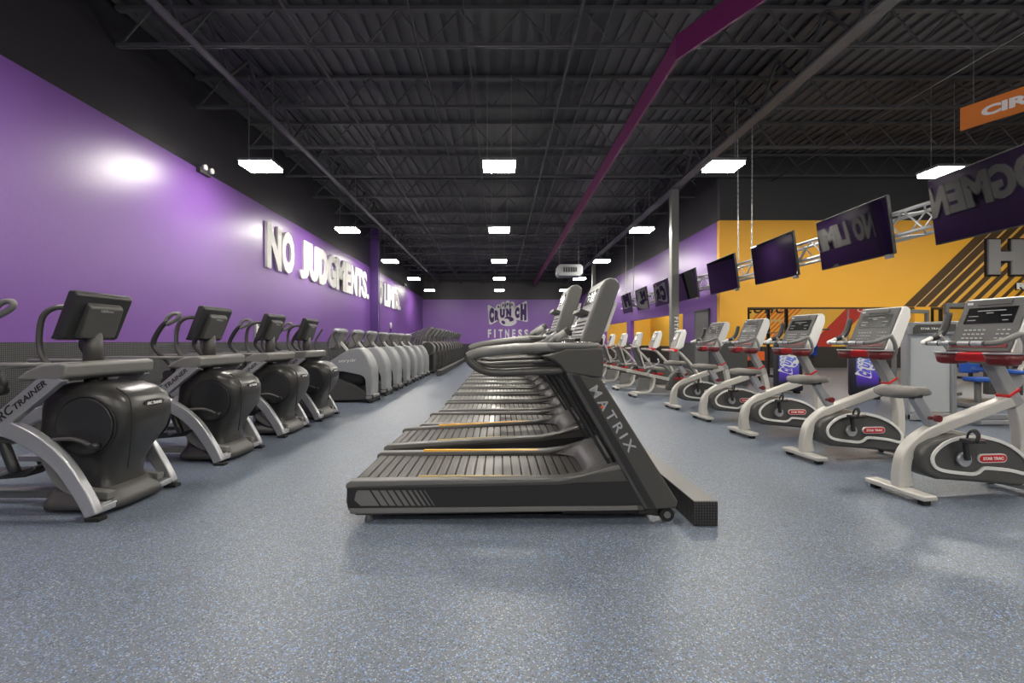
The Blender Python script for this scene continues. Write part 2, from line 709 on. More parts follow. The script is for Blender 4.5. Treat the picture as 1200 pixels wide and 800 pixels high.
# grey door in the purple side wall
d = struct(box('door_1', 'door_grey', (XP - .02, 13.75, 1.02), (.04, .86, 2.04), bevel=.006), 'grey door in the purple wall')
w = MB()
w.box((XP - .02, 13.3, 1.04), (.06, .05, 2.1)).box((XP - .02, 14.2, 1.04), (.06, .05, 2.1)).box((XP - .02, 13.75, 2.08), (.06, .95, .05))
w.build('door_frame', 'door_grey', d)
MB().tube([(XP - .09, 13.42, 1.0), (XP - .09, 13.54, 1.0)], .012).tube([(XP - .09, 13.43, 1.0), (XP - .03, 13.43, 1.0)], .012).build('door_handle', 'chrome', d)

# engaged column on the left wall
struct(box('trim_7', 'dark_purple_paint', (XL + .17, 20.9, ZC / 2), (.34, .3, ZC)), 'dark purple pilaster between the two slogans')

# ------------------------------------------------------------------ ceiling
struct(box('ceiling', 'ceiling_black', ((XL + XR) / 2, (YF + YB) / 2, ZC + .05), (XR - XL + .4, YB - YF + .4, .1)), 'black corrugated steel roof deck')
w = MB()
x = XL + .1
while x < XR:
    w.box((x, (YF + YB) / 2, ZC - .02), (.11, YB - YF, .04))
    x += .24
struct(w.build('trim_8', 'ceiling_black'), 'ribs of the black roof deck')

JZ = 5.48
joist = thing('roof_joist', 'black open-web steel roof joist, first from the camera end', 'roof joist', (0, 0, 0), 0, 'black roof joists under the deck')
xa, xb = XL + .02, XR - .02
MB().box(((xa + xb) / 2, -.02, JZ + .02), (xb - xa, .035, .045)).box(((xa + xb) / 2, .03, JZ + .02), (xb - xa, .035, .045)).build('bottom_chord', 'ceiling_black', joist)
MB().box(((xa + xb) / 2, 0, ZC - .07), (xb - xa, .1, .05)).build('top_chord', 'ceiling_black', joist)
w = MB()
x = xa + .05
k = 0
while x + .45 < xb:
    z0, z1 = (JZ + .03, ZC - .07) if k % 2 == 0 else (ZC - .07, JZ + .03)
    w.bar((x, 0, z0), (x + .45, 0, z1), .022)
    x += .45
    k += 1
w.build('web', 'ceiling_black', joist)
jy = [5.15 + 1.83 * i for i in range(-4, 17) if abs(5.15 + 1.83 * i - YY) > .15]
joist.location = (0, jy[0], 0)
for i, yy in enumerate(jy[1:]):
    copy_thing(joist, (0, yy, 0), label='black open-web steel roof joist, %s of the row counted from the camera end' % ORD[i + 1])


def girder(x, z0, z1, wdt, label):
    g = thing('roof_girder', label, 'girder', (x, 0, 0), 0)
    ln, cy = YB - YF - .1, (YB + YF) / 2
    MB().box((0, cy, z0 + .02), (wdt, ln, .04)).build('bottom_flange', 'girder_grey', g)
    MB().box((0, cy, z1), (wdt, ln, .04)).build('top_flange', 'ceiling_black', g)
    w = MB()
    n = int(ln / 1.2)
    for i in range(n):
        y0 = YF + .1 + i * 1.2
        w.bar((0, y0, z0 + .03), (0, y0 + .6, z1), .04)
        w.bar((0, y0 + .6, z1), (0, y0 + 1.2, z0 + .03), .04)
    w.build('web', 'ceiling_black', g)
    return g


girder(4.83, 5.36, 6.05, .2, 'long roof girder carried by the grey steel columns')
girder(-4.35, 5.42, 6.05, .10, 'long dark roof girder near the purple wall')

for i, (x, z, r, la) in enumerate(((-2.75, 5.42, .018, 'black ceiling pipe left of the lamps'), (-1.15, 5.40, .012, 'thin black conduit just left of the middle lamps'),
                                   (-.45, 5.42, .010, 'thin black conduit over the middle lamps'), (1.05, 5.40, .018, 'black sprinkler pipe left of the magenta band'),
                                   (1.45, 5.41, .011, 'thin black conduit beside the magenta band'), (7.2, 5.40, .014, 'black pipe over the yellow side'))):
    ye = YY - .05 if x > 6 else YB
    tag(MB().tube([(x, YF, z + .02), (x, ye, z + .02)], r, 8).build('ceiling_pipe', 'pipe_black'), la, 'pipe')

# magenta band under the joists, with a bend
pm = [(2.5, 34.9), (2.5, 6.7), (3.62, 4.45), (4.7, 2.3)]
w = MB()
for (xa_, ya_), (xb_, yb_) in zip(pm[:-1], pm[1:]):
    z0, z1 = 5.13, 5.47
    dx, dy = xb_ - xa_, yb_ - ya_
    l = math.hypot(dx, dy)
    nx, ny = -dy / l * .02, dx / l * .02
    vs = [(xa_ + nx, ya_ + ny, z0), (xb_ + nx, yb_ + ny, z0), (xb_ - nx, yb_ - ny, z0), (xa_ - nx, ya_ - ny, z0)]
    vs += [(p[0], p[1], z1) for p in vs]
    w.add(vs, [(3, 2, 1, 0), (4, 5, 6, 7), (0, 1, 5, 4), (1, 2, 6, 5), (2, 3, 7, 6), (3, 0, 4, 7)])
tag(w.build('ceiling_band', 'magenta_paint'), 'long magenta band hung under the black ceiling, bent near the camera', 'ceiling band')

# columns
for yy, la in ((13.2, 'grey steel column nearest the camera, white vertical word at eye height'), (24.4, 'grey steel column at the far end behind the treadmills')):
    c = thing('steel_column', la, 'column', (4.83, yy, 0), 0)
    MB().box((0, 0, 2.68), (.2, .2, 5.36)).build('shaft', 'column_grey', c, .01)
    MB().box((0, 0, .01), (.32, .32, .02)).build('base_plate', 'column_grey', c)
    if yy < 14:
        text('lettering', 'FITNESS', 'letter_white', (-.03, -.106, 1.85), (0, 0, -1), (1, 0, 0), .11, .75, .004, .02, c, tracking=1.2)


# ------------------------------------------------------------------ lamps
def lamp(x, y, label, proto=[None]):
    if proto[0] is None:
        t = thing('high_bay_lamp', label, 'ceiling lamp', (x, y, 4.38), 0, 'high bay lamps hung from the ceiling')
        MB().box((0, 0, .05), (.61, .5, .05)).box((0, 0, .09), (.3, .2, .05)).build('housing', 'steel', t, .006)
        for s in (-1, 1):
            MB().box((0, s * .125, -.005), (.57, .19, .055)).build('led_panel', 'led_glow', t)
        for s in (-1, 1):
            MB().tube([(s * .22, 0, .07), (s * .22, 0, 1.7)], .006, 5).build('hanger', 'steel', t)
        proto[0] = t
        return t
    return copy_thing(proto[0], (x, y, 4.38), label=label)


ROWY = [-6.6, -1.4, 3.5, 8.75, 13.75, 19.1, 24.4, 29.9]
COLN = {-4.36: 'left row near the purple wall', 0: 'middle row over the treadmills', 4.1: 'right row over the bikes'}
for x, nm in COLN.items():
    for i, yy in enumerate(ROWY):
        lamp(x, yy, 'rectangular white high bay lamp, %s of the %s' % (ORD[i], nm))
for x, nm in ((8.4, 'row over the exercise machines'), (12.6, 'outermost row on the right')):
    for i, yy in enumerate((-6.6, -1.4, 3.8, 9.05)):
        lamp(x, yy, 'rectangular white high bay lamp, %s of the %s' % (ORD[i], nm))
    lamp(x, 17.0, 'white high bay lamp inside the yellow room, behind the %s' % nm)
lamp(17.0, 17.0, 'white high bay lamp inside the yellow room, far to the right')
lamp(21.2, 17.0, 'white high bay lamp inside the yellow room, by its right wall')
lamp(7.3, 23.8, 'white high bay lamp inside the far corner of the yellow room')


# ------------------------------------------------------------------ treadmills
def make_treadmill():
    t = thing('treadmill', 'x', 'treadmill', (0, 0, 0), 0, 'treadmills in the centre row')
    O = Matrix.Translation((1.0, 0, 0))      # shapes below are written from x = -1.0 (rear) to 1.2 (front)
    for s in (-1, 1):
        ya, yb = (-.445, -.36) if s < 0 else (.36, .445)
        w = MB()
        w.prism([(-1.0, .13), (-.985, .075), (-.93, .045), (.94, .075), (1.0, .12), (.86, .37), (.70, .345), (.52, .30), (.38, .282), (-.95, .262), (-.995, .235)], ya + .003, yb - .003, O)
        rail = w.build('side_rail', 'treadmill_body', t, .012)
        w = MB()
        w.prism([(-1.004, .222), (-1.0, .255), (-.97, .272), (.39, .292), (.54, .312), (.72, .365), (.84, .395), (.82, .35), (.70, .325), (.5, .285), (.39, .262), (-.9, .232)], ya, yb, O)
        w.build('top_ledge', 'treadmill_top', rail, .01)
        yo = ya if s < 0 else yb
        MB().prism([(-.99, .225), (-.985, .10), (.93, .115), (.86, .27), (.5, .262), (.39, .25)], yo - .002, yo + .002, O).build('side_panel', 'treadmill_panel', rail)
        w = MB()
        w.prism([(-.97, .06), (.9, .084), (.9, .112), (-.975, .095)], yo - .006, yo + .006, O)
        w.build('bottom_lip', 'mid_grey_plastic', rail, .004)
        w = MB()
        xs = -.93
        w.prism([(xs, .20), (xs - .012, .15), (xs + .03, .112), (xs + .15, .112), (xs + .085, .212), (xs + .01, .212)], yo - .004, yo + .004, O)
        xx = xs + .10
        wd = .042
        for k in range(9):
            w.prism([(xx, .212), (xx + wd, .212), (xx + wd + .065, .113), (xx + .065, .113)], yo - .004, yo + .004, O)
            xx += wd + .012 + k * .0012
            wd = max(.006, wd - .0045)
        w.build('vent_stripes', 'mid_grey_plastic', rail)
    # belt of slats
    w = MB()
    x = -.965
    pitch = .066
    while x < .62:
        w.box((x + pitch / 2, -.015, .243), (pitch - .012, .69, .016), O)
        for k in range(4):
            w.box((x + .012 + k * .0135, -.015, .2525), (.006, .66, .004), O)
        x += pitch
    belt = w.build('slat_belt', 'belt_grey', t)
    MB().box((-.16, -.015, .231), (1.62, .68, .014), O).build('belt_base', 'rubber', belt)
    MB().box((-.1, 0, .17), (1.75, .72, .1), O).build('deck_frame', 'black_plastic', t)
    MB().cyl((-.95, 0, .2), .05, .70, 'y', 20).build('rear_roller', 'black_plastic', t).location = (1.0, 0, 0)
    MB().box((-.125, .385, .283), (.99, .036, .016), O).build('foot_strip', 'yellow_strip', t, .003)
    MB().box((-.085, -.367, .281), (.91, .012, .014), O).build('foot_strip', 'cream_strip', t, .003)
    # motor hood with a rounded notch over the belt
    secs = [(.40, .262, .012), (.50, .285, .03), (.60, .33, .06), (.70, .385, .10), (.80, .425, .14), (.90, .43, .16), (.98, .38, .14), (1.04, .28, .08)]
    w = MB()
    vs, fs = [], []
    N = 20
    for (x, z, h) in secs:
        for i in range(N + 1):
            yv = -.36 + .72 * i / N
            e = abs(yv / .36)
            # the notch: middle of the front edge starts further forward
            xx = x + (.20 * (1 - e ** 9) * max(0, (.62 - x) / .22) if x < .62 else 0)
            zz = z - (.02 if x > .6 else .0) * (1 - e ** 3)
            vs.append((xx, yv, zz))
    n = len(secs)
    for i in range(n - 1):
        for k in range(N):
            fs.append((i * (N + 1) + k, (i + 1) * (N + 1) + k, (i + 1) * (N + 1) + k + 1, i * (N + 1) + k + 1))
    b0 = len(vs)
    for (x, z, h) in secs:
        for i in (0, N):
            vs.append((x, -.36 + .72 * i / N, .12))
    for i in range(n - 1):
        fs.append((i * (N + 1), b0 + 2 * i, b0 + 2 * i + 2, (i + 1) * (N + 1)))
        fs.append((i * (N + 1) + N, (i + 1) * (N + 1) + N, b0 + 2 * i + 3, b0 + 2 * i + 1))
    fs.append(tuple([(n - 1) * (N + 1) + k for k in range(N + 1)] + [b0 + 2 * n - 1, b0 + 2 * n - 2]))
    w.add(vs, fs, True, O)
    hood = w.build('motor_hood', 'treadmill_hood', t)
    # uprights
    for s in (-1, 1):
        ya, yb = (-.452, -.375) if s < 0 else (.375, .452)
        yi, yj = (-.375, -.34) if s < 0 else (.34, .375)
        w = MB()
        w.prism([(.43, .972), (.455, .985), (.665, .935), (1.165, .135), (1.15, .095), (.945, .085)], ya, yb, O)
        m = w.build('upright', 'treadmill_body', t, .012)
        w = MB()
        w.prism([(.47, .965), (.52, .965), (1.02, .10), (.965, .10)], ya - .003 if s < 0 else yb - .004, ya + .004 if s < 0 else yb + .003, O)
        w.build('edge_groove', 'black_plastic', m)
        w = MB()
        for k in range(4):
            w.prism([(.36 + k * .045, .98), (.385 + k * .045, .98), (.89 + k * .045, .12), (.865 + k * .045, .12)], yi, yj - k * .004, O)
        w.build('cable_cover', 'black_plastic', m, .004)
        yo = ya - .003 if s < 0 else yb + .003
        if s < 0:
            text('lettering', 'MATRIX', 'letter_silver', (1.0 + .583, yo, .868), (.53, 0, -.848), (.848, 0, .53), .062, .485, .003, .012, m, tracking=1.45)
            text('dot', '.', 'badge_orange', (1.0 + .583 + .53 * .13, yo - .001, .868 - .848 * .13), (.555, 0, -.832), (.832, 0, .555), .018, .018, .003, .0, m)
        # shoulder under the tray
        w = MB()
        w.prism([(.27, 1.085), (.33, 1.10), (.44, 1.135), (.675, 1.14), (.682, 1.08), (.678, .99), (.672, .94), (.43, .975), (.40, 1.02), (.36, 1.055)], ya - .004, yb + .004, O)
        w.build('shoulder', 'treadmill_body', m, .014)
    # handrails
    for s in (-1, 1):
        y = s * .405
        w = MB()
        w.tube([(.50, y, 1.135), (.2, y, 1.135), (-.02, y, 1.118), (-.16, y, 1.098), (-.205, y, 1.075)], .026, 10, 6, mtx=O, flat=1.25)
        r = w.build('handrail', 'treadmill_top', t)
        w = MB()
        w.tube([(-.205, y, 1.085), (-.19, y, 1.045), (-.12, y, .995), (-.02, y, .975), (.2, y, .983), (.42, y, .99)], .027, 10, 6, mtx=O, flat=1.2)
        w.build('lower_rail', 'treadmill_body', r)
        MB().tube([(-.15, y - s * .03, 1.045), (-.06, y - s * .03, 1.035), (.12, y - s * .03, 1.045), (.34, y - s * .03, 1.05)], .011, 8, 4, mtx=O).build('cross_rail', 'mid_grey_plastic', r)
    # tray
    w = MB()
    w.loft([(1.115, 1.47, 0, .19, .42), (1.135, 1.475, 0, .208, .445), (1.160, 1.478, 0, .215, .452), (1.172, 1.475, 0, .20, .435)], 40, 5)
    tray = w.build('console_tray', 'treadmill_top', t)
    for s in (-1, 1):
        MB().tube([(1.57 + .055 * math.cos(q), s * .33 + .055 * math.sin(q), 1.174) for q in [i * math.pi / 8 for i in range(16)]], .006, 6, closed=True).build('cup_ring', 'chrome', tray)
    # console slab
    O = Matrix.Translation((.97, 0, 0))
    w = MB()
    w.prism([(.59, 1.17), (.60, 1.20), (.745, 1.575), (.765, 1.61), (.795, 1.625), (.835, 1.618), (.865, 1.59), (.865, 1.555), (.74, 1.20), (.73, 1.17)], -.25, .25, O)
    con = w.build('console', 'console_side', t, .016)
    ax = Vector((.145, 0, .375)).normalized()
    nn = Vector((-.375, 0, .145)).normalized()

    def face(u0, u1, y0, y1, d, name, m_, bev=.003):
        b = Vector((1.57, 0, 1.20))
        a0, a1 = b + ax * u0, b + ax * u1
        vs = [a0 + Vector((0, y0, 0)) - nn * .004, a1 + Vector((0, y0, 0)) - nn * .004, a1 + Vector((0, y1, 0)) - nn * .004, a0 + Vector((0, y1, 0)) - nn * .004]
        vs += [p + nn * (d + .004) for p in vs]
        return MB().add(vs, [(3, 2, 1, 0), (4, 5, 6, 7), (0, 1, 5, 4), (1, 2, 6, 5), (2, 3, 7, 6), (3, 0, 4, 7)]).build(name, m_, con, bev)
    face(.02, .40, -.235, .235, .004, 'face_plate', 'light_grey_plastic')
    face(.27, .38, -.17, .0, .008, 'screen', 'screen_black')
    face(.27, .38, .03, .19, .008, 'screen', 'screen_black')
    face(.175, .205, -.16, .16, .07, 'tablet_ledge', 'dark_grey_plastic')
    kb = MB()
    b = Vector((1.57, 0, 1.20))
    for i in range(4):
        for j in range(9):
            p = b + ax * (.04 + i * .03) + nn * .006 + Vector((0, -.17 + j * .0425, 0))
            kb.box(p, (.006, .03, .008))
    kb.build('keypad', 'dark_grey_plastic', con)
    w = MB()
    w.prism([(.768, 1.25), (.84, 1.455), (.862, 1.455), (.79, 1.25)], -.2, .2, O)
    w.build('rear_label', 'paper', con)
    MB().box((.66, 0, 1.18), (.2, .42, .05), O).build('console_neck', 'black_plastic', con, .01)
    O = Matrix.Translation((1.0, 0, 0))
    # heart rate grips
    for s in (-1, 1):
        y = s * .22
        g = MB().tube([(.31, y, 1.15), (.35, y, 1.165), (.49, y * .9, 1.262)], [.024, .024, .026], 10, mtx=O).build('pulse_grip', 'dark_grey_plastic', t)
        MB().tube([(.385, y * .98, 1.19), (.46, y * .92, 1.24)], .0275, 10, mtx=O).build('metal_pad', 'light_grey_plastic', g)
        MB().tube([(.50, y * .8, 1.15), (.40, y, 1.145), (.30, y, 1.15)], .02, 8, 3, mtx=O).build('grip_bracket', 'mid_grey_plastic', g)
    MB().tube([(.305, -.385, 1.145), (.315, -.22, 1.15), (.315, .22, 1.15), (.305, .385, 1.145)], .016, 8, mtx=O).build('cross_bar', 'dark_grey_plastic', t)
    # feet and wheels
    for s in (-1, 1):
        wh = MB().cyl((2.10, s * .40, .046), .046, .05, 'y', 20).build('wheel', 'rubber', t)
        MB().cyl((2.10, s * .428, .046), .022, .008, 'y', 12).build('hub', 'steel', wh)
        MB().prism([(.92, .055), (1.10, .075), (1.17, .05), (1.165, .03), (1.06, .02), (.92, .035)], s * .37 - .012, s * .37 + .012, O).build('wheel_bracket', 'dark_grey_plastic', t, .006)
        MB().cyl((.14, s * .39, .025), .032, .05, 'z', 14, .018).build('foot', 'steel', t)
    MB().box((.72, 0, .055), (.6, .74, .045), O).build('lift_frame', 'black_plastic', t)
    return t


tm = make_treadmill()
TN = 25
plain = None
for i in range(TN):
    yc = 3.11 + .445 + 1.075 * i
    xo = -1.0 + (0 if i < 2 else .12 if i == 2 else .19)
    rest = 'nearest the camera, its white brand name readable on the upright' if i == 0 else \
        ('with its deck raised on an incline' if i == 1 else 'of the centre row counted from the camera end')
    la = 'black treadmill %s' % rest if i == 0 else 'black treadmill, %s, %s' % (ORD[i], rest)
    if i == 0:
        tm.location = (xo, yc, 0)
        tm['label'] = la
    elif i == 1:
        copy_thing(tm, (xo, yc, 0), (0, R(-2.6), 0), la)
    else:
        if plain is None:            # the rest of the row: sheen painted into paler belts, no yellow foot strips
            plain = copy_thing(tm, (xo, yc, 0), label=la)
            for ch in list(bpy.data.objects):
                if ch.parent == plain and ch.name.startswith('foot_strip'):
                    bpy.data.objects.remove(ch)
                elif ch.parent == plain and ch.name.startswith('slat_belt'):
                    ch.material_slots[0].link = 'OBJECT'
                    ch.material_slots[0].material = M['sheen_belt']
                elif ch.parent == plain and ch.name.startswith('console') and not ch.name.startswith('console_'):
                    ch.scale = (1, 1, .62)          # this run of machines has a lower console
                    ch.location = (.1, 0, 1.17 * .38)
        else:
            copy_thing(plain, (xo, yc, 0), label=la)

# power box running along the front of the treadmills
k = thing('floor_box', 'long low black textured power box along the front of the treadmills', 'floor box', (0, 0, 0))
MB().box((1.32, 17.1, .078), (.155, 28.1, .156)).build('casing', 'box_plate', k, .006)
MB().box((1.32, 17.1, .1585), (.15, 28.09, .005)).build('top_plate', 'mid_grey_plastic', k)

# ------------------------------------------------------------------ arc trainers
def make_arc():
    t = thing('arc_trainer', 'x', 'elliptical trainer', (0, 0, 0), 0, 'arc trainers along the left aisle')
    for s in (-1, 1):
        ya, yb = sorted((s * .40, s * .335))
        w = MB().band([(-.01, .03), (-.045, .11), (-.11, .22), (-.21, .365), (-.34, .485), (-.49, .575), (-.64, .625), (-.78, .64)], [.09, .095, .10, .105, .11, .115, .115, .11], ya, yb)
        leg = w.build('front_leg', 'silver', t, .014)
        MB().box((.0, s * .368, .014), (.10, .07, .028)).build('rubber_foot', 'rubber', leg, .006)
        w = MB().band([(-.72, .64), (-.95, .63), (-1.2, .53), (-1.42, .32), (-1.56, .04)], [.11, .11, .11, .10, .09], ya + .006, yb - .006)
        leg = w.build('rear_leg', 'silver', t, .014)
        MB().box((-1.56, s * .368, .014), (.12, .07, .028)).build('rubber_foot', 'rubber', leg, .006)
        w = MB().band([(-.68, .60), (-.235, .965)], .115, s * .368 - .03, s * .368 + .03, smooth=0)
        st = w.build('side_strut', 'silver', t, .008)
        if s < 0:
            text('lettering', 'ARC', 'dark_letter', (-.640, -.399, .615), (.773, 0, .634), (-.634, 0, .773), .058, .175, .003, .01, st, shear=.2)
            text('lettering', 'TRAINER', 'dark_letter', (-.497, -.399, .732), (.773, 0, .634), (-.634, 0, .773), .038, .265, .003, .01, st, shear=.2)
        MB().tube([(-.22, s * .36, 1.025), (-.6, s * .37, 1.025), (-1.17, s * .37, 1.025)], .017, 8).build('side_rail', 'mid_grey_plastic', t)
        MB().tube([(-.36, s * .20, .95), (-.47, s * .20, 1.02), (-.53, s * .20, 1.12), (-.53, s * .20, 1.28), (-.49, s * .2, 1.38), (-.40, s * .18, 1.42), (-.31, s * .12, 1.38)], .019, 10, 6).build('fixed_handle', 'dark_grey_plastic', t)
        # swinging arm: pedal link, pivot, handle, open loop grip
        y = s * .31
        a = MB().tube([(-.42, y, .30), (-.52, y, .56), (-.58, y, .78), (-.5, y, .88), (-.52, y, .96), (-.66, y, 1.10), (-.68, y, 1.18), (-.62, y, 1.30), (-.55, y, 1.38)], [.032, .032, .03, .024, .02, .021, .025, .024, .02], 10, 5).build('swing_arm', 'black_plastic', t)
        MB().tube([(-.565, y, 1.36), (-.545, y, 1.41), (-.50, y, 1.445), (-.45, y, 1.45), (-.43, y, 1.43), (-.445, y, 1.405), (-.49, y, 1.375), (-.55, y, 1.345)], .02, 8, 4).build('loop_grip', 'mid_grey_plastic', a)
        MB().cyl((-.53, y, .86), .045, .06, 'y', 16).build('pivot_cap', 'black_plastic', a)
        p = MB().prism([(-.88, .27), (-.86, .215), (-.40, .255), (-.32, .31), (-.335, .335), (-.44, .30), (-.84, .285)], s * .15 - .075 + s * .05, s * .15 + .075 + s * .05).build('pedal', 'black_plastic', t, .012)
        MB().tube([(-.55, s * .2, .25), (-.55, s * .28, .28), (-.43, s * .31, .32)], .016, 8).build('pedal_link', 'steel', p)
        # link rod on the drum side
        rod = MB().tube([(-.05, s * .335, .478), (-.12, s * .34, .515), (-.21, s * .34, .532), (-.42, s * .34, .518), (-.66, s * .33, .515)], .013, 8, 5).build('link_rod', 'dark_grey_plastic', t)
        MB().cyl((-.05, s * .315, .478), .022, .07, 'y', 14).build('knob', 'black_plastic', rod)
    # drum
    w = MB().loft([(.09, -.23, 0, .20, .225), (.14, -.24, 0, .205, .225), (.20, -.26, 0, .20, .20), (.28, -.27, 0, .215, .205), (.40, -.265, 0, .27, .235), (.52, -.23, 0, .32, .262),
                   (.62, -.205, 0, .325, .275), (.72, -.20, 0, .32, .28), (.79, -.21, 0, .295, .275), (.84, -.23, 0, .25, .255), (.875, -.25, 0, .185, .215), (.89, -.26, 0, .10, .15)], 44, 4.6)
    drum = w.build('drum_shell', 'drum_plastic', t)
    for s in (-1, 1):
        MB().cyl((-.15, s * .278, .605), .192, .022, 'y', 40).build('side_disc', 'black_plastic', drum, .006)
        MB().tube([(-.15 + .20 * math.cos(q), s * .272, .605 + .20 * math.sin(q)) for q in [i * math.pi / 20 for i in range(40)]], .007, 6, closed=True).build('disc_ring', 'rubber', drum)
    MB().tube([(.078, -.2, .30), (.10, -.205, .45), (.118, -.215, .62), (.10, -.21, .78), (.0, -.2, .86)], .004, 5, 6).build('shell_seam', 'rubber', drum)
    # badge on the front of the drum
    w = MB()
    vs = [(.112, .10 * math.cos(q), .735 + .024 * math.sin(q)) for q in [i * math.pi / 12 for i in range(24)]]
    vs = [(.122, p[1], p[2]) for p in vs] + [(.10, p[1], p[2]) for p in vs]
    fs = [tuple(range(24)), tuple(range(47, 23, -1))] + [(i, i + 24, (i + 1) % 24 + 24, (i + 1) % 24) for i in range(24)]
    bd = w.add(vs, fs).build('badge', 'rubber', drum)
    text('lettering', 'ARC TRAINER', 'letter_white', (.1225, -.075, .722), (0, 1, 0), (0, 0, 1), .022, .15, .002, .03, bd)
    # pedestal and swept fender
    MB().loft([(.03, -.235, 0, .275, .27), (.07, -.235, 0, .275, .27), (.09, -.235, 0, .262, .258), (.125, -.24, 0, .235, .235), (.165, -.25, 0, .212, .212)], 28, 5).build('pedestal', 'dark_grey_plastic', t)
    for s in (-1, 1):
        MB().band([(-.50, .47), (-.42, .36), (-.33, .23), (-.20, .15), (.0, .125)], [.02, .07, .09, .07, .05], s * .235 - .035, s * .235 + .035).build('fender', 'mid_grey_plastic', t, .006)
    # silver base members
    MB().box((-.02, 0, .06), (.07, .70, .045)).build('front_crossbar', 'silver', t, .008)
    MB().box((-.065, -.27, .078), (.11, .11, .03)).build('crossbar_plate', 'silver', t, .006)
    MB().box((-1.55, 0, .06), (.06, .70, .045)).build('rear_crossbar', 'silver', t, .008)
    MB().box((-.82, 0, .07), (1.5, .09, .06)).build('base_beam', 'steel', t, .008)
    MB().box((-.62, -.02, .34), (.34, .16, .04)).box((-.52, 0, .21), (.05, .06, .24)).build('ramp_link', 'silver', t, .006)
    MB().tube([(-.5, 0, .35), (-.42, 0, .6), (-.33, 0, .95)], .045, 10).build('frame_post', 'steel', t)
    # shroud under the console
    w = MB().prism([(-.52, .925), (-.44, .985), (-.34, 1.03), (-.21, 1.045), (-.165, 1.03), (-.172, .945), (-.23, .918)], -.40, .40)
    w.build('upper_shroud', 'mid_grey_plastic', t, .022, 3)
    MB().cyl((-.33, 0, 1.13), .062, .26, 'z', 20, .055).build('console_post', 'dark_grey_plastic', t)
    # console seen from the back
    w = MB().prism([(-.405, 1.225), (-.425, 1.20), (-.37, 1.19), (-.345, 1.2), (-.225, 1.50), (-.245, 1.535), (-.29, 1.535)], -.25, .25)
    con = w.build('console', 'black_plastic', t, .014)
    w = MB().prism([(-.36, 1.21), (-.29, 1.20), (-.215, 1.42), (-.24, 1.46), (-.27, 1.45)], -.15, .15)
    back = w.build('rear_housing', 'dark_grey_plastic', con, .018)
    text('lettering', 'LifeFitness', 'letter_silver', (-.2235, -.06, 1.39), (0, 1, 0), (.32, 0, .94), .02, .11, .003, .0, back)
    MB().prism([(-.415, 1.25), (-.408, 1.248), (-.305, 1.505), (-.312, 1.508)], -.21, .21).build('screen', 'screen_black', con)
    return t


arc = make_arc()
ARC = [3.52, 4.93, 6.24, 7.42]
arcl = ['black arc trainer nearest the camera, cut off by the left edge of the picture', 'second black arc trainer from the camera on the left aisle',
        'third black arc trainer from the camera on the left aisle', 'fourth black arc trainer, beside the first grey cross trainer']
for i, yy in enumerate(ARC[::-1]):
    i = len(ARC) - 1 - i
    o = arc if i == 0 else copy_thing(arc)
    o.location = (-2.66, yy, 0)
    o['label'] = arcl[i]
    if i == 0:                       # its near arm and pedal stand further back in their swing
        for ch in bpy.data.objects:
            if ch.parent == o and ch.name.split('.')[0] in ('swing_arm', 'pedal') and min(v.co.y for v in ch.data.vertices) < -.1:
                ch.location.x = -.17

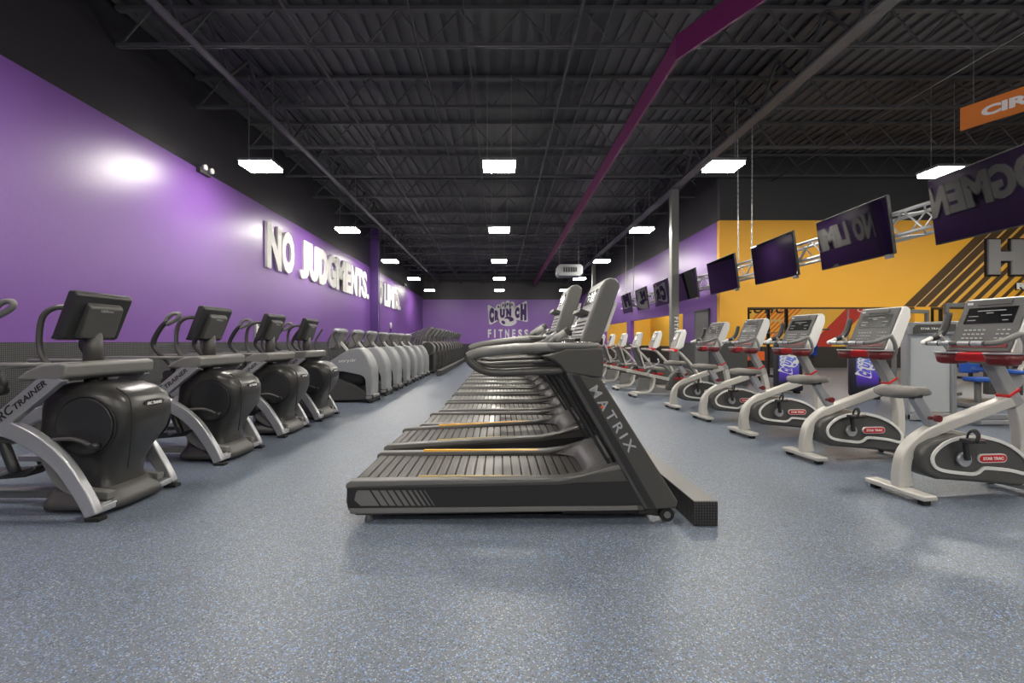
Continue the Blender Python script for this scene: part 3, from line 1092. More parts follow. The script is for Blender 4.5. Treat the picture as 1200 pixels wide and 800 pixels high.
# ------------------------------------------------------------------ grey-shelled cross trainers
def make_grey():
    t = thing('cross_trainer', 'x', 'cross trainer', (0, 0, 0), 0, 'grey-shelled cross trainers on the left')
    # origin: front foot on the floor, machine reaches back along -x
    for s in (-1, 1):
        ya, yb = sorted((s * .27, s * .215))
        w = MB().prism([(.0, .13), (.012, .45), (-.0, .66), (-.045, .80), (-.12, .94), (-.20, 1.03), (-.27, 1.055), (-.40, 1.04), (-.60, .93), (-.80, .80), (-.98, .70), (-1.1, .62),
                        (-.98, .60), (-.55, .60), (-.20, .53), (-.14, .49), (-.115, .43), (-.10, .13)], ya, yb)
        sh = w.build('side_shell', 'pale_shell', t, .022, 3)
        if s < 0:
            text('lettering', 'strydr', 'letter_white', (-.62, -.273, .76), (1, 0, .06), (-.06, 0, 1), .075, .34, .003, .0, sh)
        MB().box((-.05, s * .24, .10), (.10, .10, .05)).build('shell_foot', 'silver', sh, .01)
    w = MB().prism([(.006, .15), (.018, .45), (.006, .66), (-.039, .80), (-.114, .94), (-.194, 1.032), (-.27, 1.058), (-.5, .985), (-.8, .80), (-.8, .70), (-.35, .95), (-.2, .90), (-.10, .62), (-.07, .45), (-.07, .15)], -.22, .22)
    w.build('front_shell', 'pale_shell', t, .01)
    MB().loft([(.32, -.42, 0, .28, .15), (.45, -.42, 0, .30, .17), (.62, -.42, 0, .30, .17), (.78, -.42, 0, .25, .14)], 24, 2.5).build('flywheel_cover', 'black_plastic', t)
    w = MB().prism([(.01, .05), (.06, .09), (.03, .16), (-.10, .20), (-.30, .33), (-.62, .46), (-.95, .54), (-1.35, .30), (-1.4, .06), (-.9, .03)], -.23, .23)
    w.build('base_body', 'dark_grey_plastic', t, .03, 3)
    MB().box((-.01, 0, .045), (.09, .66, .035)).build('front_stabilizer', 'rubber', t, .01)
    for s in (-1, 1):
        MB().cyl((.0, s * .31, .02), .03, .04, 'z', 12).build('rubber_foot', 'rubber', t)
        MB().band([(-.75, .88), (-.62, 1.03), (-.66, 1.16), (-.72, 1.30), (-.66, 1.38)], .035, s * .27 - .017, s * .27 + .017).build('handle', 'dark_grey_plastic', t, .01)
        MB().band([(-.95, .62), (-1.0, .9), (-1.05, 1.15), (-.96, 1.33), (-.90, 1.42)], .035, s * .34 - .017, s * .34 + .017).build('swing_arm', 'dark_grey_plastic', t, .01)
        MB().prism([(-1.15, .42), (-.78, .48), (-.76, .53), (-1.15, .46)], s * .15 - .07, s * .15 + .07).build('pedal', 'black_plastic', t, .01)
    MB().bar((-.50, 0, .96), (-.72, 0, 1.22), .05, .06).build('mast', 'white_plastic', t, .008)
    w = MB().prism([(-.86, 1.02), (-.72, 1.05), (-.60, 1.30), (-.58, 1.36), (-.62, 1.41), (-.72, 1.42), (-.78, 1.38)], -.19, .19)
    c = w.build('console', 'mid_grey_plastic', t, .03, 3)
    MB().loft([(1.345, -.67, 0, .10, .20), (1.385, -.67, 0, .115, .21), (1.42, -.68, 0, .10, .19), (1.435, -.69, 0, .06, .14)], 24, 3).build('console_cap', 'pale_shell', c)
    return t


gr = make_grey()
for i in range(7):
    o = gr if i == 0 else copy_thing(gr)
    o.location = (-2.46, 9.45 + 1.17 * i, 0)
    o['label'] = 'grey-shelled cross trainer, %s of seven in the left row%s' % (ORD[i], ', nearest the camera' if i == 0 else ' from the camera')

# ------------------------------------------------------------------ far dark climbers
def make_climber():
    t = thing('stair_climber', 'x', 'climber', (0, 0, 0), 0, 'dark climbers at the far end of the left row')
    for s in (-1, 1):
        MB().cyl((-.27, s * .22, .92), .23, .06, 'y', 28).build('side_disc', 'black_plastic', t, .01)
        MB().tube([(-.27 + .235 * math.cos(q), s * .245, .92 + .235 * math.sin(q)) for q in [i * math.pi / 14 for i in range(28)]], .014, 6, closed=True).build('disc_ring', 'mid_grey_plastic', t)
        MB().band([(-.08, .86), (.0, .5), (-.05, .1)], [.08, .09, .07], s * .16 - .03, s * .16 + .03).build('front_post', 'dark_grey_plastic', t, .01)
        MB().tube([(-1.5, s * .33, 1.18), (-.9, s * .33, 1.42), (-.32, s * .31, 1.66), (-.25, s * .29, 1.74)], .02, 8, 3).build('long_handrail', 'dark_grey_plastic', t)
        MB().tube([(-1.45, s * .33, 1.2), (-1.42, s * .33, .6), (-1.4, s * .3, .08)], .022, 8).build('rear_post', 'dark_grey_plastic', t)
        MB().tube([(-.75, s * .3, .9), (-.72, s * .3, 1.2), (-.62, s * .3, 1.45)], .018, 8, 3).build('swing_arm', 'mid_grey_plastic', t)
        MB().prism([(-1.0, .42), (-.5, .38), (-.48, .43), (-1.0, .47)], s * .15 - .07, s * .15 + .07).build('pedal', 'black_plastic', t, .01)
    MB().loft([(.72, -.26, 0, .20, .20), (.85, -.24, 0, .235, .21), (1.0, -.25, 0, .235, .21), (1.12, -.30, 0, .18, .2), (1.17, -.34, 0, .1, .16)], 24, 3).build('drum_shell', 'mid_grey_plastic', t)
    MB().box((-.72, 0, .05), (1.4, .5, .06)).build('base_frame', 'rubber', t, .01)
    MB().box((-.5, 0, .4), (.5, .16, .66)).build('body', 'black_plastic', t, .03)
    MB().bar((-.30, 0, 1.12), (-.27, 0, 1.45), .06).build('mast', 'dark_grey_plastic', t, .01)
    c = MB().prism([(-.40, 1.38), (-.33, 1.36), (-.08, 1.66), (-.11, 1.70), (-.16, 1.70)], -.22, .22).build('console', 'mid_grey_plastic', t, .015)
    MB().prism([(-.29, 1.40), (-.10, 1.63), (-.085, 1.62), (-.275, 1.39)], -.17, .17).build('rear_cover', 'mid_grey_plastic', c, .006)
    return t


cl = make_climber()
for i in range(12):
    o = cl if i == 0 else copy_thing(cl)
    o.location = (-2.36, 17.75 + 1.22 * i, 0)
    o['label'] = 'dark climber with slanted handrails, %s of the far left row' % ORD[i]
k = thing('floor_box', 'low black power box on the floor before the dark climbers', 'floor box', (0, 0, 0))
MB().box((-2.06, 24.8, .09), (.17, 17.0, .18)).build('casing', 'box_plate', k, .006)
MB().box((-2.06, 24.8, .1825), (.165, 16.99, .005)).build('top_plate', 'mid_grey_plastic', k)

# ------------------------------------------------------------------ upright bikes
def make_bike():
    t = thing('exercise_bike', 'x', 'exercise bike', (0, 0, 0), 0, 'upright bikes along the right aisle')
    rs = MB().box((0, 0, .055), (.115, .50, .04)).build('rear_stabilizer', 'champagne', t, .012)
    for s in (-1, 1):
        MB().box((0, s * .2, .018), (.06, .05, .036)).build('rubber_foot', 'rubber', rs, .006)
    MB().band([(.03, .07), (.02, .20), (.06, .34), (.18, .45), (.34, .52), (.55, .59), (.97, .73)], [.13, .10, .09, .085, .085, .085, .09], -.042, .042).build('main_frame', 'champagne', t, .016, 3)
    # seat
    post = MB().bar((.30, 0, .50), (.125, 0, .76), .075, .055).build('seat_post', 'silver', t, .01)
    MB().tube([(.20, -.05, .60), (.20, -.10, .605)], .014, 8).cyl((.20, -.115, .605), .026, .03, 'y', 12).build('adjust_knob', 'dark_red', post)
    w = MB().loft([(-.12, 0, .79, .06, .02), (-.105, 0, .80, .115, .040), (-.03, 0, .802, .13, .046), (.05, 0, .800, .105, .042), (.13, 0, .798, .055, .038), (.22, 0, .795, .038, .034), (.255, 0, .785, .02, .018)], 24, 2.5, axis='x')
    seat = w.build('seat', 'seat_vinyl', t)
    MB().box((.06, 0, .765), (.20, .09, .03)).build('seat_clamp', 'black_plastic', seat, .008)
    # flywheel housing
    out = [(.075, .34), (.085, .26), (.13, .185), (.22, .145), (.55, .115), (.90, .075), (.98, .09), (1.02, .17), (1.01, .23), (.95, .31), (.84, .39), (.70, .445), (.52, .475), (.36, .475), (.20, .44), (.11, .40)]
    sh = MB().prism(out, -.105, .105).build('drive_housing', 'dark_grey_plastic', t, .03, 3)
    for s in (-1, 1):
        y = s * .112
        MB().band([(.56, .466), (.36, .452), (.24, .405), (.165, .33), (.175, .255), (.25, .215), (.42, .19), (.50, .185), (.545, .20), (.575, .222), (.62, .225), (.80, .205), (.93, .175), (.96, .20), (.945, .27), (.85, .36), (.72, .425), (.56, .466)],
                  .026, y - .006, y + .006, smooth=3).build('trim_line', 'white_plastic', sh, .003)
        # logo plate
        n = 10
        pl = []
        for i in range(n + 1):
            q = math.pi / 2 + math.pi * i / n
            pl.append((.565 + .033 * math.cos(q), .30 + .033 * math.sin(q)))
        for i in range(n + 1):
            q = -math.pi / 2 + math.pi * i / n
            pl.append((.735 + .033 * math.cos(q), .30 + .033 * math.sin(q)))
        lg = MB().prism(pl, y - .007, y + .007).build('logo_rim', 'white_plastic', sh)
        pl2 = [(.65 + (px - .65) * .94, .30 + (pz - .30) * .78) for px, pz in pl]
        lp = MB().prism(pl2, y - .010, y + .010).build('logo_plate', 'red_plastic', sh)
        if s < 0:
            text('lettering', 'STAR TRAC', 'letter_white', (.565, y - .0105, .289), (1, 0, 0), (0, 0, 1), .023, .17, .002, .03, lp)
        MB().cyl((.40, s * .125, .30), .052, .03, 'y', 24).build('crank_cap', 'silver', sh)
    for s in (-1, 1):
        zz = .155 if s < 0 else -.155
        xx = .03 * s
        cr = MB().bar((.40, s * .155, .30), (.40 + xx, s * .16, .30 + zz), .034, .026).build('crank_arm', 'black_plastic', t, .006)
        pc = (.40 + xx, s * .215, .30 + zz)
        pd = MB().box(pc, (.115, .10, .028)).build('pedal', 'black_plastic', cr, .008)
        MB().tube([(pc[0] - .03, pc[1] - .05, pc[2]), (pc[0] - .03 + .02, pc[1] - .045, pc[2] + .05), (pc[0] + .01, pc[1], pc[2] + .075), (pc[0] + .02, pc[1] + .045, pc[2] + .05), (pc[0] + .01, pc[1] + .05, pc[2])], .008, 6, 4, flat=2).build('toe_strap', 'rubber', pd)
        MB().ball((pc[0] + .07, pc[1], pc[2] + .005), (.018, .022, .014)).build('strap_buckle', 'dark_red', pd)
    # front leg, mast, stabilizer
    MB().band([(.97, .74), (1.03, .45), (1.02, .07)], .085, -.038, .038).build('front_leg', 'champagne', t, .014)
    fs_ = MB().box((1.02, 0, .055), (.09, .54, .04)).build('front_stabilizer', 'champagne', t, .012)
    for s in (-1, 1):
        MB().cyl((1.05, s * .22, .03), .03, .03, 'y', 14).build('transport_wheel', 'rubber', fs_)
    mast = MB().bar((.985, 0, .68), (.735, 0, 1.10), .095, .085).build('console_mast', 'light_grey_plastic', t, .014)
    MB().bar((.930, 0, .772), (.918, 0, .792), .115, .10).build('red_ring', 'red_plastic', mast, .006)
    # accessory tray: two cups and a red bridge
    br = MB().box((.66, 0, 1.06), (.13, .26, .07)).build('tray_bridge', 'red_plastic', t, .012)
    for s in (-1, 1):
        MB().loft([(1.0, .655, s * .185, .050, .060), (1.015, .655, s * .185, .072, .082), (1.085, .655, s * .185, .085, .095)], 24, 4).build('cup_tray', 'dark_red', br)
        MB().tube([(.655 + .088 * math.copysign(abs(math.cos(q)) ** .6, math.cos(q)), s * .185 + .098 * math.copysign(abs(math.sin(q)) ** .6, math.sin(q)), 1.09) for q in [(i + .5) * math.pi / 12 for i in range(24)]], .008, 6, closed=True).build('tray_rim', 'silver', br)
    # console
    w = MB().prism([(.66, 1.10), (.675, 1.085), (.76, 1.08), (.81, 1.12), (.93, 1.42), (.925, 1.50), (.885, 1.525), (.845, 1.515)], -.235, .235)
    con = w.build('console_shell', 'white_plastic', t, .03, 3)
    b0 = Vector((.66, 0, 1.10))
    ax = Vector((.185, 0, .415)).normalized()
    nn = Vector((-.415, 0, .185)).normalized()

    def face(u0, u1, y0, y1, d, name, m_, parent=con, bev=.003):
        a0, a1 = b0 + ax * u0, b0 + ax * u1
        vs = [a0 + Vector((0, y0, 0)) - nn * .004, a1 + Vector((0, y0, 0)) - nn * .004, a1 + Vector((0, y1, 0)) - nn * .004, a0 + Vector((0, y1, 0)) - nn * .004]
        vs += [p + nn * (d + .004) for p in vs]
        return MB().add(vs, [(3, 2, 1, 0), (4, 5, 6, 7), (0, 1, 5, 4), (1, 2, 6, 5), (2, 3, 7, 6), (3, 0, 4, 7)]).build(name, m_, parent, bev)
    face(-.0, .45, -.225, .225, .012, 'console_face', 'console_grey', bev=.008)
    face(.235, .375, -.175, .175, .016, 'screen', 'screen_black')
    face(.03, .062, -.2, .2, .018, 'red_strip', 'dark_red')
    face(.395, .43, -.12, .12, .02, 'reading_ledge', 'dark_grey_plastic')
    kb = MB()
    for (ya, cols) in ((-.17, 3), (.0, 3), (.10, 2)):
        for i in range(3):
            for j in range(cols):
                p = b0 + ax * (.11 + i * .035) + nn * .014 + Vector((0, ya + j * .034, 0))
                kb.box(p, (.006, .018, .010))
    kb.build('keypad', 'key_grey', con)
    w = MB()
    for (u, ya, yb) in ((.345, -.10, .10), (.30, -.15, -.08), (.30, .08, .15), (.26, -.14, -.10), (.265, .09, .15), (.325, -.02, .03)):
        p = b0 + ax * u + nn * .0165
        w.box(p + Vector((0, (ya + yb) / 2, 0)), (.002, yb - ya, .006))
    w.build('screen_marks', 'key_grey', con)
    MB().box(b0 + ax * .415 + nn * .014 + Vector((0, .18, 0)), (.006, .04, .018)).build('brand_chip', 'paper', con)
    # handlebars
    h = MB().tube([(.47, .22, 1.165), (.465, 0, 1.165), (.47, -.22, 1.165)], .017, 10).build('handlebar', 'dark_grey_plastic', t)
    for s in (-1, 1):
        MB().tube([(.468, s * .03, 1.165), (.469, s * .20, 1.165)], .0195, 12).build('pulse_grip', 'silver', h)
        MB().tube([(.469, s * .115, 1.165), (.469, s * .125, 1.165)], .021, 12).build('grip_band', 'black_plastic', h)
    MB().tube([(.47, -.22, 1.165), (.485, -.265, 1.17), (.54, -.29, 1.19), (.62, -.30, 1.225), (.66, -.295, 1.235)], [.018, .02, .021, .021, .018], 10, 5).build('near_grip', 'mid_grey_plastic', h)
    MB().tube([(.47, .22, 1.165), (.485, .265, 1.17), (.54, .29, 1.185), (.60, .30, 1.21)], [.018, .019, .019, .019], 10, 5).build('far_bend', 'white_plastic', h)
    MB().tube([(.59, .30, 1.205), (.67, .31, 1.225), (.735, .315, 1.29), (.775, .315, 1.42)], [.024, .029, .029, .026], 10, 5).build('horn_grip', 'black_plastic', h)
    for s in (-1, 1):
        MB().tube([(.66, s * .295, 1.235), (.71, s * .285, 1.15), (.745, s * .24, 1.06), (.76, s * .12, 1.02), (.775, 0, 1.03)], .019, 10, 5).build('handle_arm', 'light_grey_plastic', h)
    return t


bk = make_bike()
BK = [3.66, 4.80, 6.02, 7.22, 8.45]
for i, yy in enumerate(BK):
    o = bk if i == 0 else copy_thing(bk)
    o.location = (3.06, yy, 0)
    o.rotation_euler = (0, 0, R(5))
    o['label'] = ['white and grey upright exercise bike nearest the camera, cut off by the right edge', 'white upright exercise bike, second from the camera',
                  'white upright exercise bike, third from the camera', 'white upright exercise bike, fourth from the camera', 'white upright exercise bike, fifth from the camera, before the grey door'][i]

# ------------------------------------------------------------------ recumbent bikes
def make_recumbent():
    t = thing('recumbent_bike', 'x', 'exercise bike', (0, 0, 0), 0, 'recumbent bikes behind the upright bikes')
    rs = MB().box((0, 0, .055), (.08, .48, .04)).build('rear_stabilizer', 'champagne', t, .01)
    for s in (-1, 1):
        MB().box((0, s * .2, .018), (.06, .05, .036)).build('rubber_foot', 'rubber', rs, .006)
    MB().band([(.0, .09), (.16, .085), (.32, .11), (.40, .20), (.44, .34), (.42, .42), (.30, .46)], .055, -.10, .10, smooth=4).build('rear_frame', 'champagne', t, .014)
    MB().prism([(.08, .13), (.34, .16), (.38, .38), (.14, .40)], -.05, .05).build('frame_panel', 'mid_grey_plastic', t, .01)
    MB().bar((-.12, 0, .56), (.80, 0, .36), .075, .11).build('seat_rail', 'champagne', t, .012)
    MB().bar((-.10, 0, .515), (.78, 0, .325), .03, .13).build('rail_cover', 'dark_grey_plastic', t, .006)
    seat = MB().prism([(.16, .60), (.62, .56), (.64, .60), (.60, .63), (.18, .66)], -.20, .20).build('seat', 'seat_vinyl', t, .03, 3)
    bkp = MB().band([(.18, .66), (.10, .85), (.02, 1.06)], [.05, .05, .045], -.17, .17).build('backrest', 'dark_grey_plastic', t, .02)
    for s in (-1, 1):
        MB().band([(.21, .60), (.15, .80), (.07, 1.05), (.0, 1.12)], .028, s * .19 - .014, s * .19 + .014).build('back_tube', 'champagne', bkp, .008)
        MB().tube([(.22, s * .21, .62), (.36, s * .28, .66), (.46, s * .30, .74), (.44, s * .30, .82)], .016, 8, 4).build('side_grip', 'light_grey_plastic', t)
    MB().prism([(.72, .14), (1.28, .12), (1.40, .22), (1.38, .42), (1.18, .60), (.95, .60), (.78, .42)], -.10, .10).build('drive_housing', 'dark_grey_plastic', t, .04, 3)
    MB().prism([(.86, .36), (1.14, .36), (1.14, .42), (.86, .42)], -.112, .112).build('logo_plate', 'red_plastic', t, .02)
    MB().band([(.98, .96), (1.16, .78), (1.34, .56), (1.44, .34), (1.42, .16), (1.32, .09), (1.08, .08), (.92, .16), (.84, .26)], .05, -.06, .06, smooth=5).build('front_frame', 'champagne', t, .014)
    MB().box((1.30, 0, .05), (.08, .5, .04)).build('front_stabilizer', 'champagne', t, .01)
    MB().box((.66, 0, .06), (1.2, .05, .03)).build('floor_bar', 'silver', t, .006)
    for s in (-1, 1):
        cr = MB().bar((.98, s * .12, .38), (.93 + s * .02, s * .14, .38 - s * .14), .03, .025).build('crank_arm', 'black_plastic', t, .005)
        MB().box((.93 + s * .02, s * .19, .38 - s * .14), (.10, .10, .03)).build('pedal', 'black_plastic', cr, .008)
    MB().tube([(.78, -.30, .98), (.70, -.2, 1.0), (.72, 0, 1.0), (.70, .2, 1.0), (.78, .30, .98)], .017, 8, 5).build('front_handlebar', 'champagne', t)
    MB().bar((.70, 0, 1.0), (1.0, 0, .95), .05).build('bar_bracket', 'champagne', t, .008)
    MB().box((.84, 0, .99), (.15, .34, .06)).build('cup_tray', 'red_plastic', t, .015)
    con = MB().prism([(.86, 1.03), (.93, 1.0), (1.03, 1.06), (1.10, 1.36), (1.07, 1.44), (1.0, 1.42)], -.18, .18).build('console_shell', 'white_plastic', t, .025, 3)
    MB().prism([(.873, 1.06), (.99, 1.385), (.98, 1.39), (.862, 1.065)], -.15, .15).build('console_face', 'mid_grey_plastic', con, .003)
    MB().prism([(.925, 1.215), (.978, 1.36), (.97, 1.363), (.917, 1.218)], -.12, .12).build('screen', 'screen_black', con)
    return t


rc = make_recumbent()
RY = [10.25, 11.75, 13.3, 14.85, 16.4, 17.95, 19.5]
for i, yy in enumerate(RY):
    o = rc if i == 0 else copy_thing(rc)
    o.location = (2.86, yy, 0)
    o['label'] = 'white recumbent exercise bike, %s of its row behind the upright bikes' % ORD[i]

# ------------------------------------------------------------------ televisions on the truss
TVX, TVZ = 5.03, 2.68
def make_tv():
    t = thing('wall_tv', 'x', 'television', (0, 0, 0), 0, 'televisions hung on the truss')
    bd = MB().box((.022, 0, 0), (.04, 1.45, .76)).build('tv_body', 'black_plastic', t, .006)
    MB().box((-.0005, 0, 0), (.008, 1.425, .735)).build('tv_screen', 'screen_glass', t)
    MB().box((.06, 0, .02), (.05, .5, .4)).build('rear_cover', 'black_plastic', t, .01)
    MB().box((.11, 0, .1), (.08, .12, .1)).build('tv_bracket', 'steel', t, .004)
    MB().box((.02, -.62, -.40), (.05, .10, .05)).build('receiver_box', 'steel', t, .004)
    return t


tv = make_tv()
TVY = [4.87, 6.84, 8.8, 10.82, 12.85, 14.85, 16.9, 18.9]
for i, yy in enumerate(TVY):
    o = tv if i == 0 else copy_thing(tv)
    o.location = (TVX, yy, TVZ)
    o.rotation_euler = (0, R(-7.3), R(-2.2))
    o['label'] = 'black flat television on the truss, %s counted from the camera' % ORD[i]

t = thing('lighting_truss', 'long silver box truss carrying the televisions', 'truss', (0, 0, 0))
tx, tz, ts = 5.30, 2.70, .145
y0, y1 = 3.4, 20.2
for n_, (dx, dz) in enumerate(((-ts, -ts), (-ts, ts), (ts, -ts), (ts, ts))):
    MB().tube([(tx + dx, y0, tz + dz), (tx + dx, y1, tz + dz)], .024, 8).build('chord', 'truss_metal', t)
w = MB()
y = y0
k = 0
while y + .3 < y1:
    a, b = (-1, 1) if k % 2 == 0 else (1, -1)
    for dx in (-ts, ts):
        w.bar((tx + dx, y, tz + a * ts), (tx + dx, y + .3, tz + b * ts), .016)
    for dz in (-ts, ts):
        w.bar((tx + a * ts, y, tz + dz), (tx + b * ts, y + .3, tz + dz), .016)
    y += .3
    k += 1
w.build('lattice', 'truss_metal', t)
for yy in TVY:
    MB().box((tx - .09, yy, TVZ + .1), (.30, .08, .07)).build('tv_arm', 'steel', t)

ci = 0
for yy in (10.3, 19.4):
    for dx, nm in ((-.14, 'front'), (.15, 'rear')):
        top = tx + dx * 1.1
        c = MB()
        a, b = Vector((tx + (ts if dx > 0 else -ts), yy, tz + ts + .02)), Vector((top, yy + .02, 6.05))
        n = 60
        for q in range(n):
            p = a.lerp(b, q / n)
            p2 = a.lerp(b, (q + 1.25) / n)
            if q % 2:
                c.bar(p, p2, .026, .006)
            else:
                c.bar(p, p2, .006, .026)
        tag(c.build('hanging_chain', 'chain_metal'), 'long %s chain holding the truss, %s pair from the camera' % (nm, ORD[ci // 2]), 'chain', 'chains of the truss')
        ci += 1

# ------------------------------------------------------------------ wall lettering
WID = {'N': 1., 'O': .98, 'J': .82, 'U': .98, 'D': 1., 'G': 1., 'M': 1.25, 'E': .82, 'T': .85, 'S': .92, '.': .4, 'L': .8, 'I': .5, ' ': .45}


def slogan(body, y0, y1, z0, z1, label):
    t = thing('wall_lettering', label, 'wall lettering', (XL, y0, z0))
    tot = sum(WID[c] for c in body)
    k = (y1 - y0) / tot
    y = 0
    for c in body:
        wd = WID[c] * k
        if c != ' ':
            h = (z1 - z0) if c != '.' else (z1 - z0) * .2
            text('letter', c, 'letter_white', (.0, y + wd * .03, 0), (0, 1, 0), (0, 0, 1), h, wd * .96, .06, .04 if c in 'SG' else .06, t)
        y += wd


slogan('NO JUDGMENTS.', 11.4, 20.35, 2.96, 4.06, 'large raised white slogan NO JUDGMENTS on the purple wall')
slogan('NO LIMITS.', 21.3, 26.9, 2.92, 4.02, 'large raised white slogan NO LIMITS beyond the dark pilaster')


def crunch_logo(parent_obj, O, Rv, Uv, s, fitness=True, ink='dark_purple_paint', thick=.03):
    """coordinates follow a 540 x 340 unit sketch, s = metres per unit, O = its centre"""
    Rv, Uv = Vector(Rv).normalized(), Vector(Uv).normalized()
    N = Rv.cross(Uv)
    O = Vector(O)

    def P(x, y, d):
        return O + Rv * ((x - 620) * s) + Uv * ((310 - y) * s) + N * d

    def plate(pts, d0, d1, name, m_):
        n = len(pts)
        ar = sum(pts[i][0] * pts[(i + 1) % n][1] - pts[(i + 1) % n][0] * pts[i][1] for i in range(n))
        if ar > 0:
            pts = pts[::-1]
        vs = [P(x, y, d0) for x, y in pts] + [P(x, y, d1) for x, y in pts]
        fs = [tuple(range(n - 1, -1, -1)), tuple(range(n, 2 * n))] + [(i, (i + 1) % n, (i + 1) % n + n, i + n) for i in range(n)]
        return MB().add(vs, fs).build(name, m_, parent_obj)

    def blob(cx, cy, rx, ry, d0, d1, name, m_, a=0):
        pts = []
        for i in range(20):
            q = math.pi * i / 10
            x, y = rx * math.cos(q), ry * math.sin(q)
            pts.append((cx + x * math.cos(a) - y * math.sin(a), cy + x * math.sin(a) + y * math.cos(a)))
        return plate(pts, d0, d1, name, m_)
    th = thick
    plate([(350, 205), (368, 196), (470, 252), (540, 268), (700, 262), (740, 212), (865, 140), (878, 150), (890, 418), (870, 424), (748, 398), (700, 385), (540, 392), (470, 420), (400, 460), (372, 455)], 0, th, 'logo_banner', 'letter_white')
    for cx, cy, rx, ry in ((500, 235, 42, 48), (562, 215, 42, 58), (622, 200, 40, 62), (682, 208, 38, 55)):
        blob(cx, cy, rx, ry, 0, th * 1.1, 'logo_knuckle', 'letter_white')
        blob(cx - 4, cy - 14, rx * .26, ry * .34, th, th * 1.25, 'logo_knuckle_patch', ink)  # dark ink patch drawn on the knuckle
        blob(cx + 20, cy + 2, rx * .10, ry * .5, th, th * 1.25, 'logo_finger_line', ink)
    blob(625, 415, 118, 66, 0, th * 1.15, 'logo_thumb', 'letter_white')
    blob(640, 385, 62, 34, th, th * 1.3, 'logo_thumb_patch', ink, .15)  # dark ink drawn inside the thumb
    blob(612, 402, 34, 20, th * 1.3, th * 1.45, 'logo_thumb_hook', 'letter_white', .4)  # white hook drawn over the ink
    blob(562, 430, 30, 22, th, th * 1.3, 'logo_thumb_patch', ink, .7)
    # six letters, tall at the outside and low in the middle
    for ch, x0, x1, yt, yb in (('C', 372, 438, 232, 436), ('R', 446, 506, 268, 408), ('U', 516, 582, 250, 372), ('N', 600, 668, 244, 350), ('C', 716, 778, 226, 374), ('H', 790, 872, 180, 404)):
        a = P(x0, yb, th * 1.1)
        text('logo_letter', ch, ink, a, Rv, Uv, (yb - yt) * s, (x1 - x0) * s, th * .4, .11, parent_obj)
    if fitness:
        for ch, x0, x1 in (('F', 355, 400), ('I', 438, 458), ('T', 500, 552), ('N', 585, 640), ('E', 680, 725), ('S', 760, 812), ('S', 842, 895)):
            text('letter', ch, 'letter_white', P(x0, 635, 0), Rv, Uv, 112 * s, (x1 - x0) * s, th, .04, parent_obj)


t = thing('wall_logo', 'white gym logo with a fist and lettered banner on the far purple wall', 'logo sign', (0, 0, 0))
sc_ = 1 / 11.43 / 16.0
crunch_logo(t, (.62, YB, 1.18 + (400 - (340 + 310 / 11.43)) / 16.0), (1, 0, 0), (0, 0, 1), sc_)

# hanging orange sign
t = thing('hanging_sign', 'orange banner reading CIRC hung high at the right edge', 'sign', (0, 0, 0))
p0 = Vector((6.95, 7.2, 0))
dr = Vector((.42, -.91, 0)).normalized()
p1 = p0 + dr * 2.1
zt, zb = 4.69, 4.35
n_ = Vector((0, 0, 1)).cross(dr) * .012
w = MB()
vs = [p0 + n_, p1 + n_, p1 - n_, p0 - n_]
vs = [Vector((p.x, p.y, zb)) for p in vs] + [Vector((p.x, p.y, zt)) for p in vs]
w.add(vs, [(3, 2, 1, 0), (4, 5, 6, 7), (0, 1, 5, 4), (1, 2, 6, 5), (2, 3, 7, 6), (3, 0, 4, 7)])
w.build('sign_panel', 'orange_sign', t)
nrm = dr.cross(Vector((0, 0, 1)))
o_ = p0 + dr * .24 + nrm * .014
text('lettering', 'CIRCUIT', 'letter_white', (o_.x, o_.y, 4.445), dr, (0, 0, 1), .145, 1.15, .006, .05, t)
for f in (.15, 1.9):
    p = p0 + dr * f
    MB().tube([(p.x, p.y, zt), (p.x, p.y, ZC)], .004, 5).build('hanger_wire', 'steel', t)

# striped graphic and sign letters on the yellow wall
t = thing('wall_graphic', 'dark diagonal stripes painted across the yellow wall', 'wall graphic', (0, 0, 0))
yw = YY - .002


def clip(poly, zmax, zmin, xmax):
    def cut(pl, f):
        out = []
        for i in range(len(pl)):
            a, b = pl[i], pl[(i + 1) % len(pl)]
            fa, fb = f(a), f(b)
            if fa >= 0:
                out.append(a)
            if fa * fb < 0:
                q = fa / (fa - fb)
                out.append((a[0] + (b[0] - a[0]) * q, a[1] + (b[1] - a[1]) * q))
        return out
    for f in (lambda p: zmax - p[1], lambda p: p[1] - zmin, lambda p: xmax - p[0]):
        poly = cut(poly, f)
        if len(poly) < 3:
            return None
    return poly


def stripe(xb, wd, name, m_, d):
    # foot of the stripe on the header line z = 2.1, climbing right at about 45 degrees
    k = .97
    pl = clip([(xb, 2.1), (xb + wd, 2.1), (xb + wd + 3 / k, 5.1), (xb + 3 / k, 5.1)], WALL_TOP, 2.1, 15.9)
    if pl:
        return MB().prism(pl, yw - d, yw).build(name, m_, t)


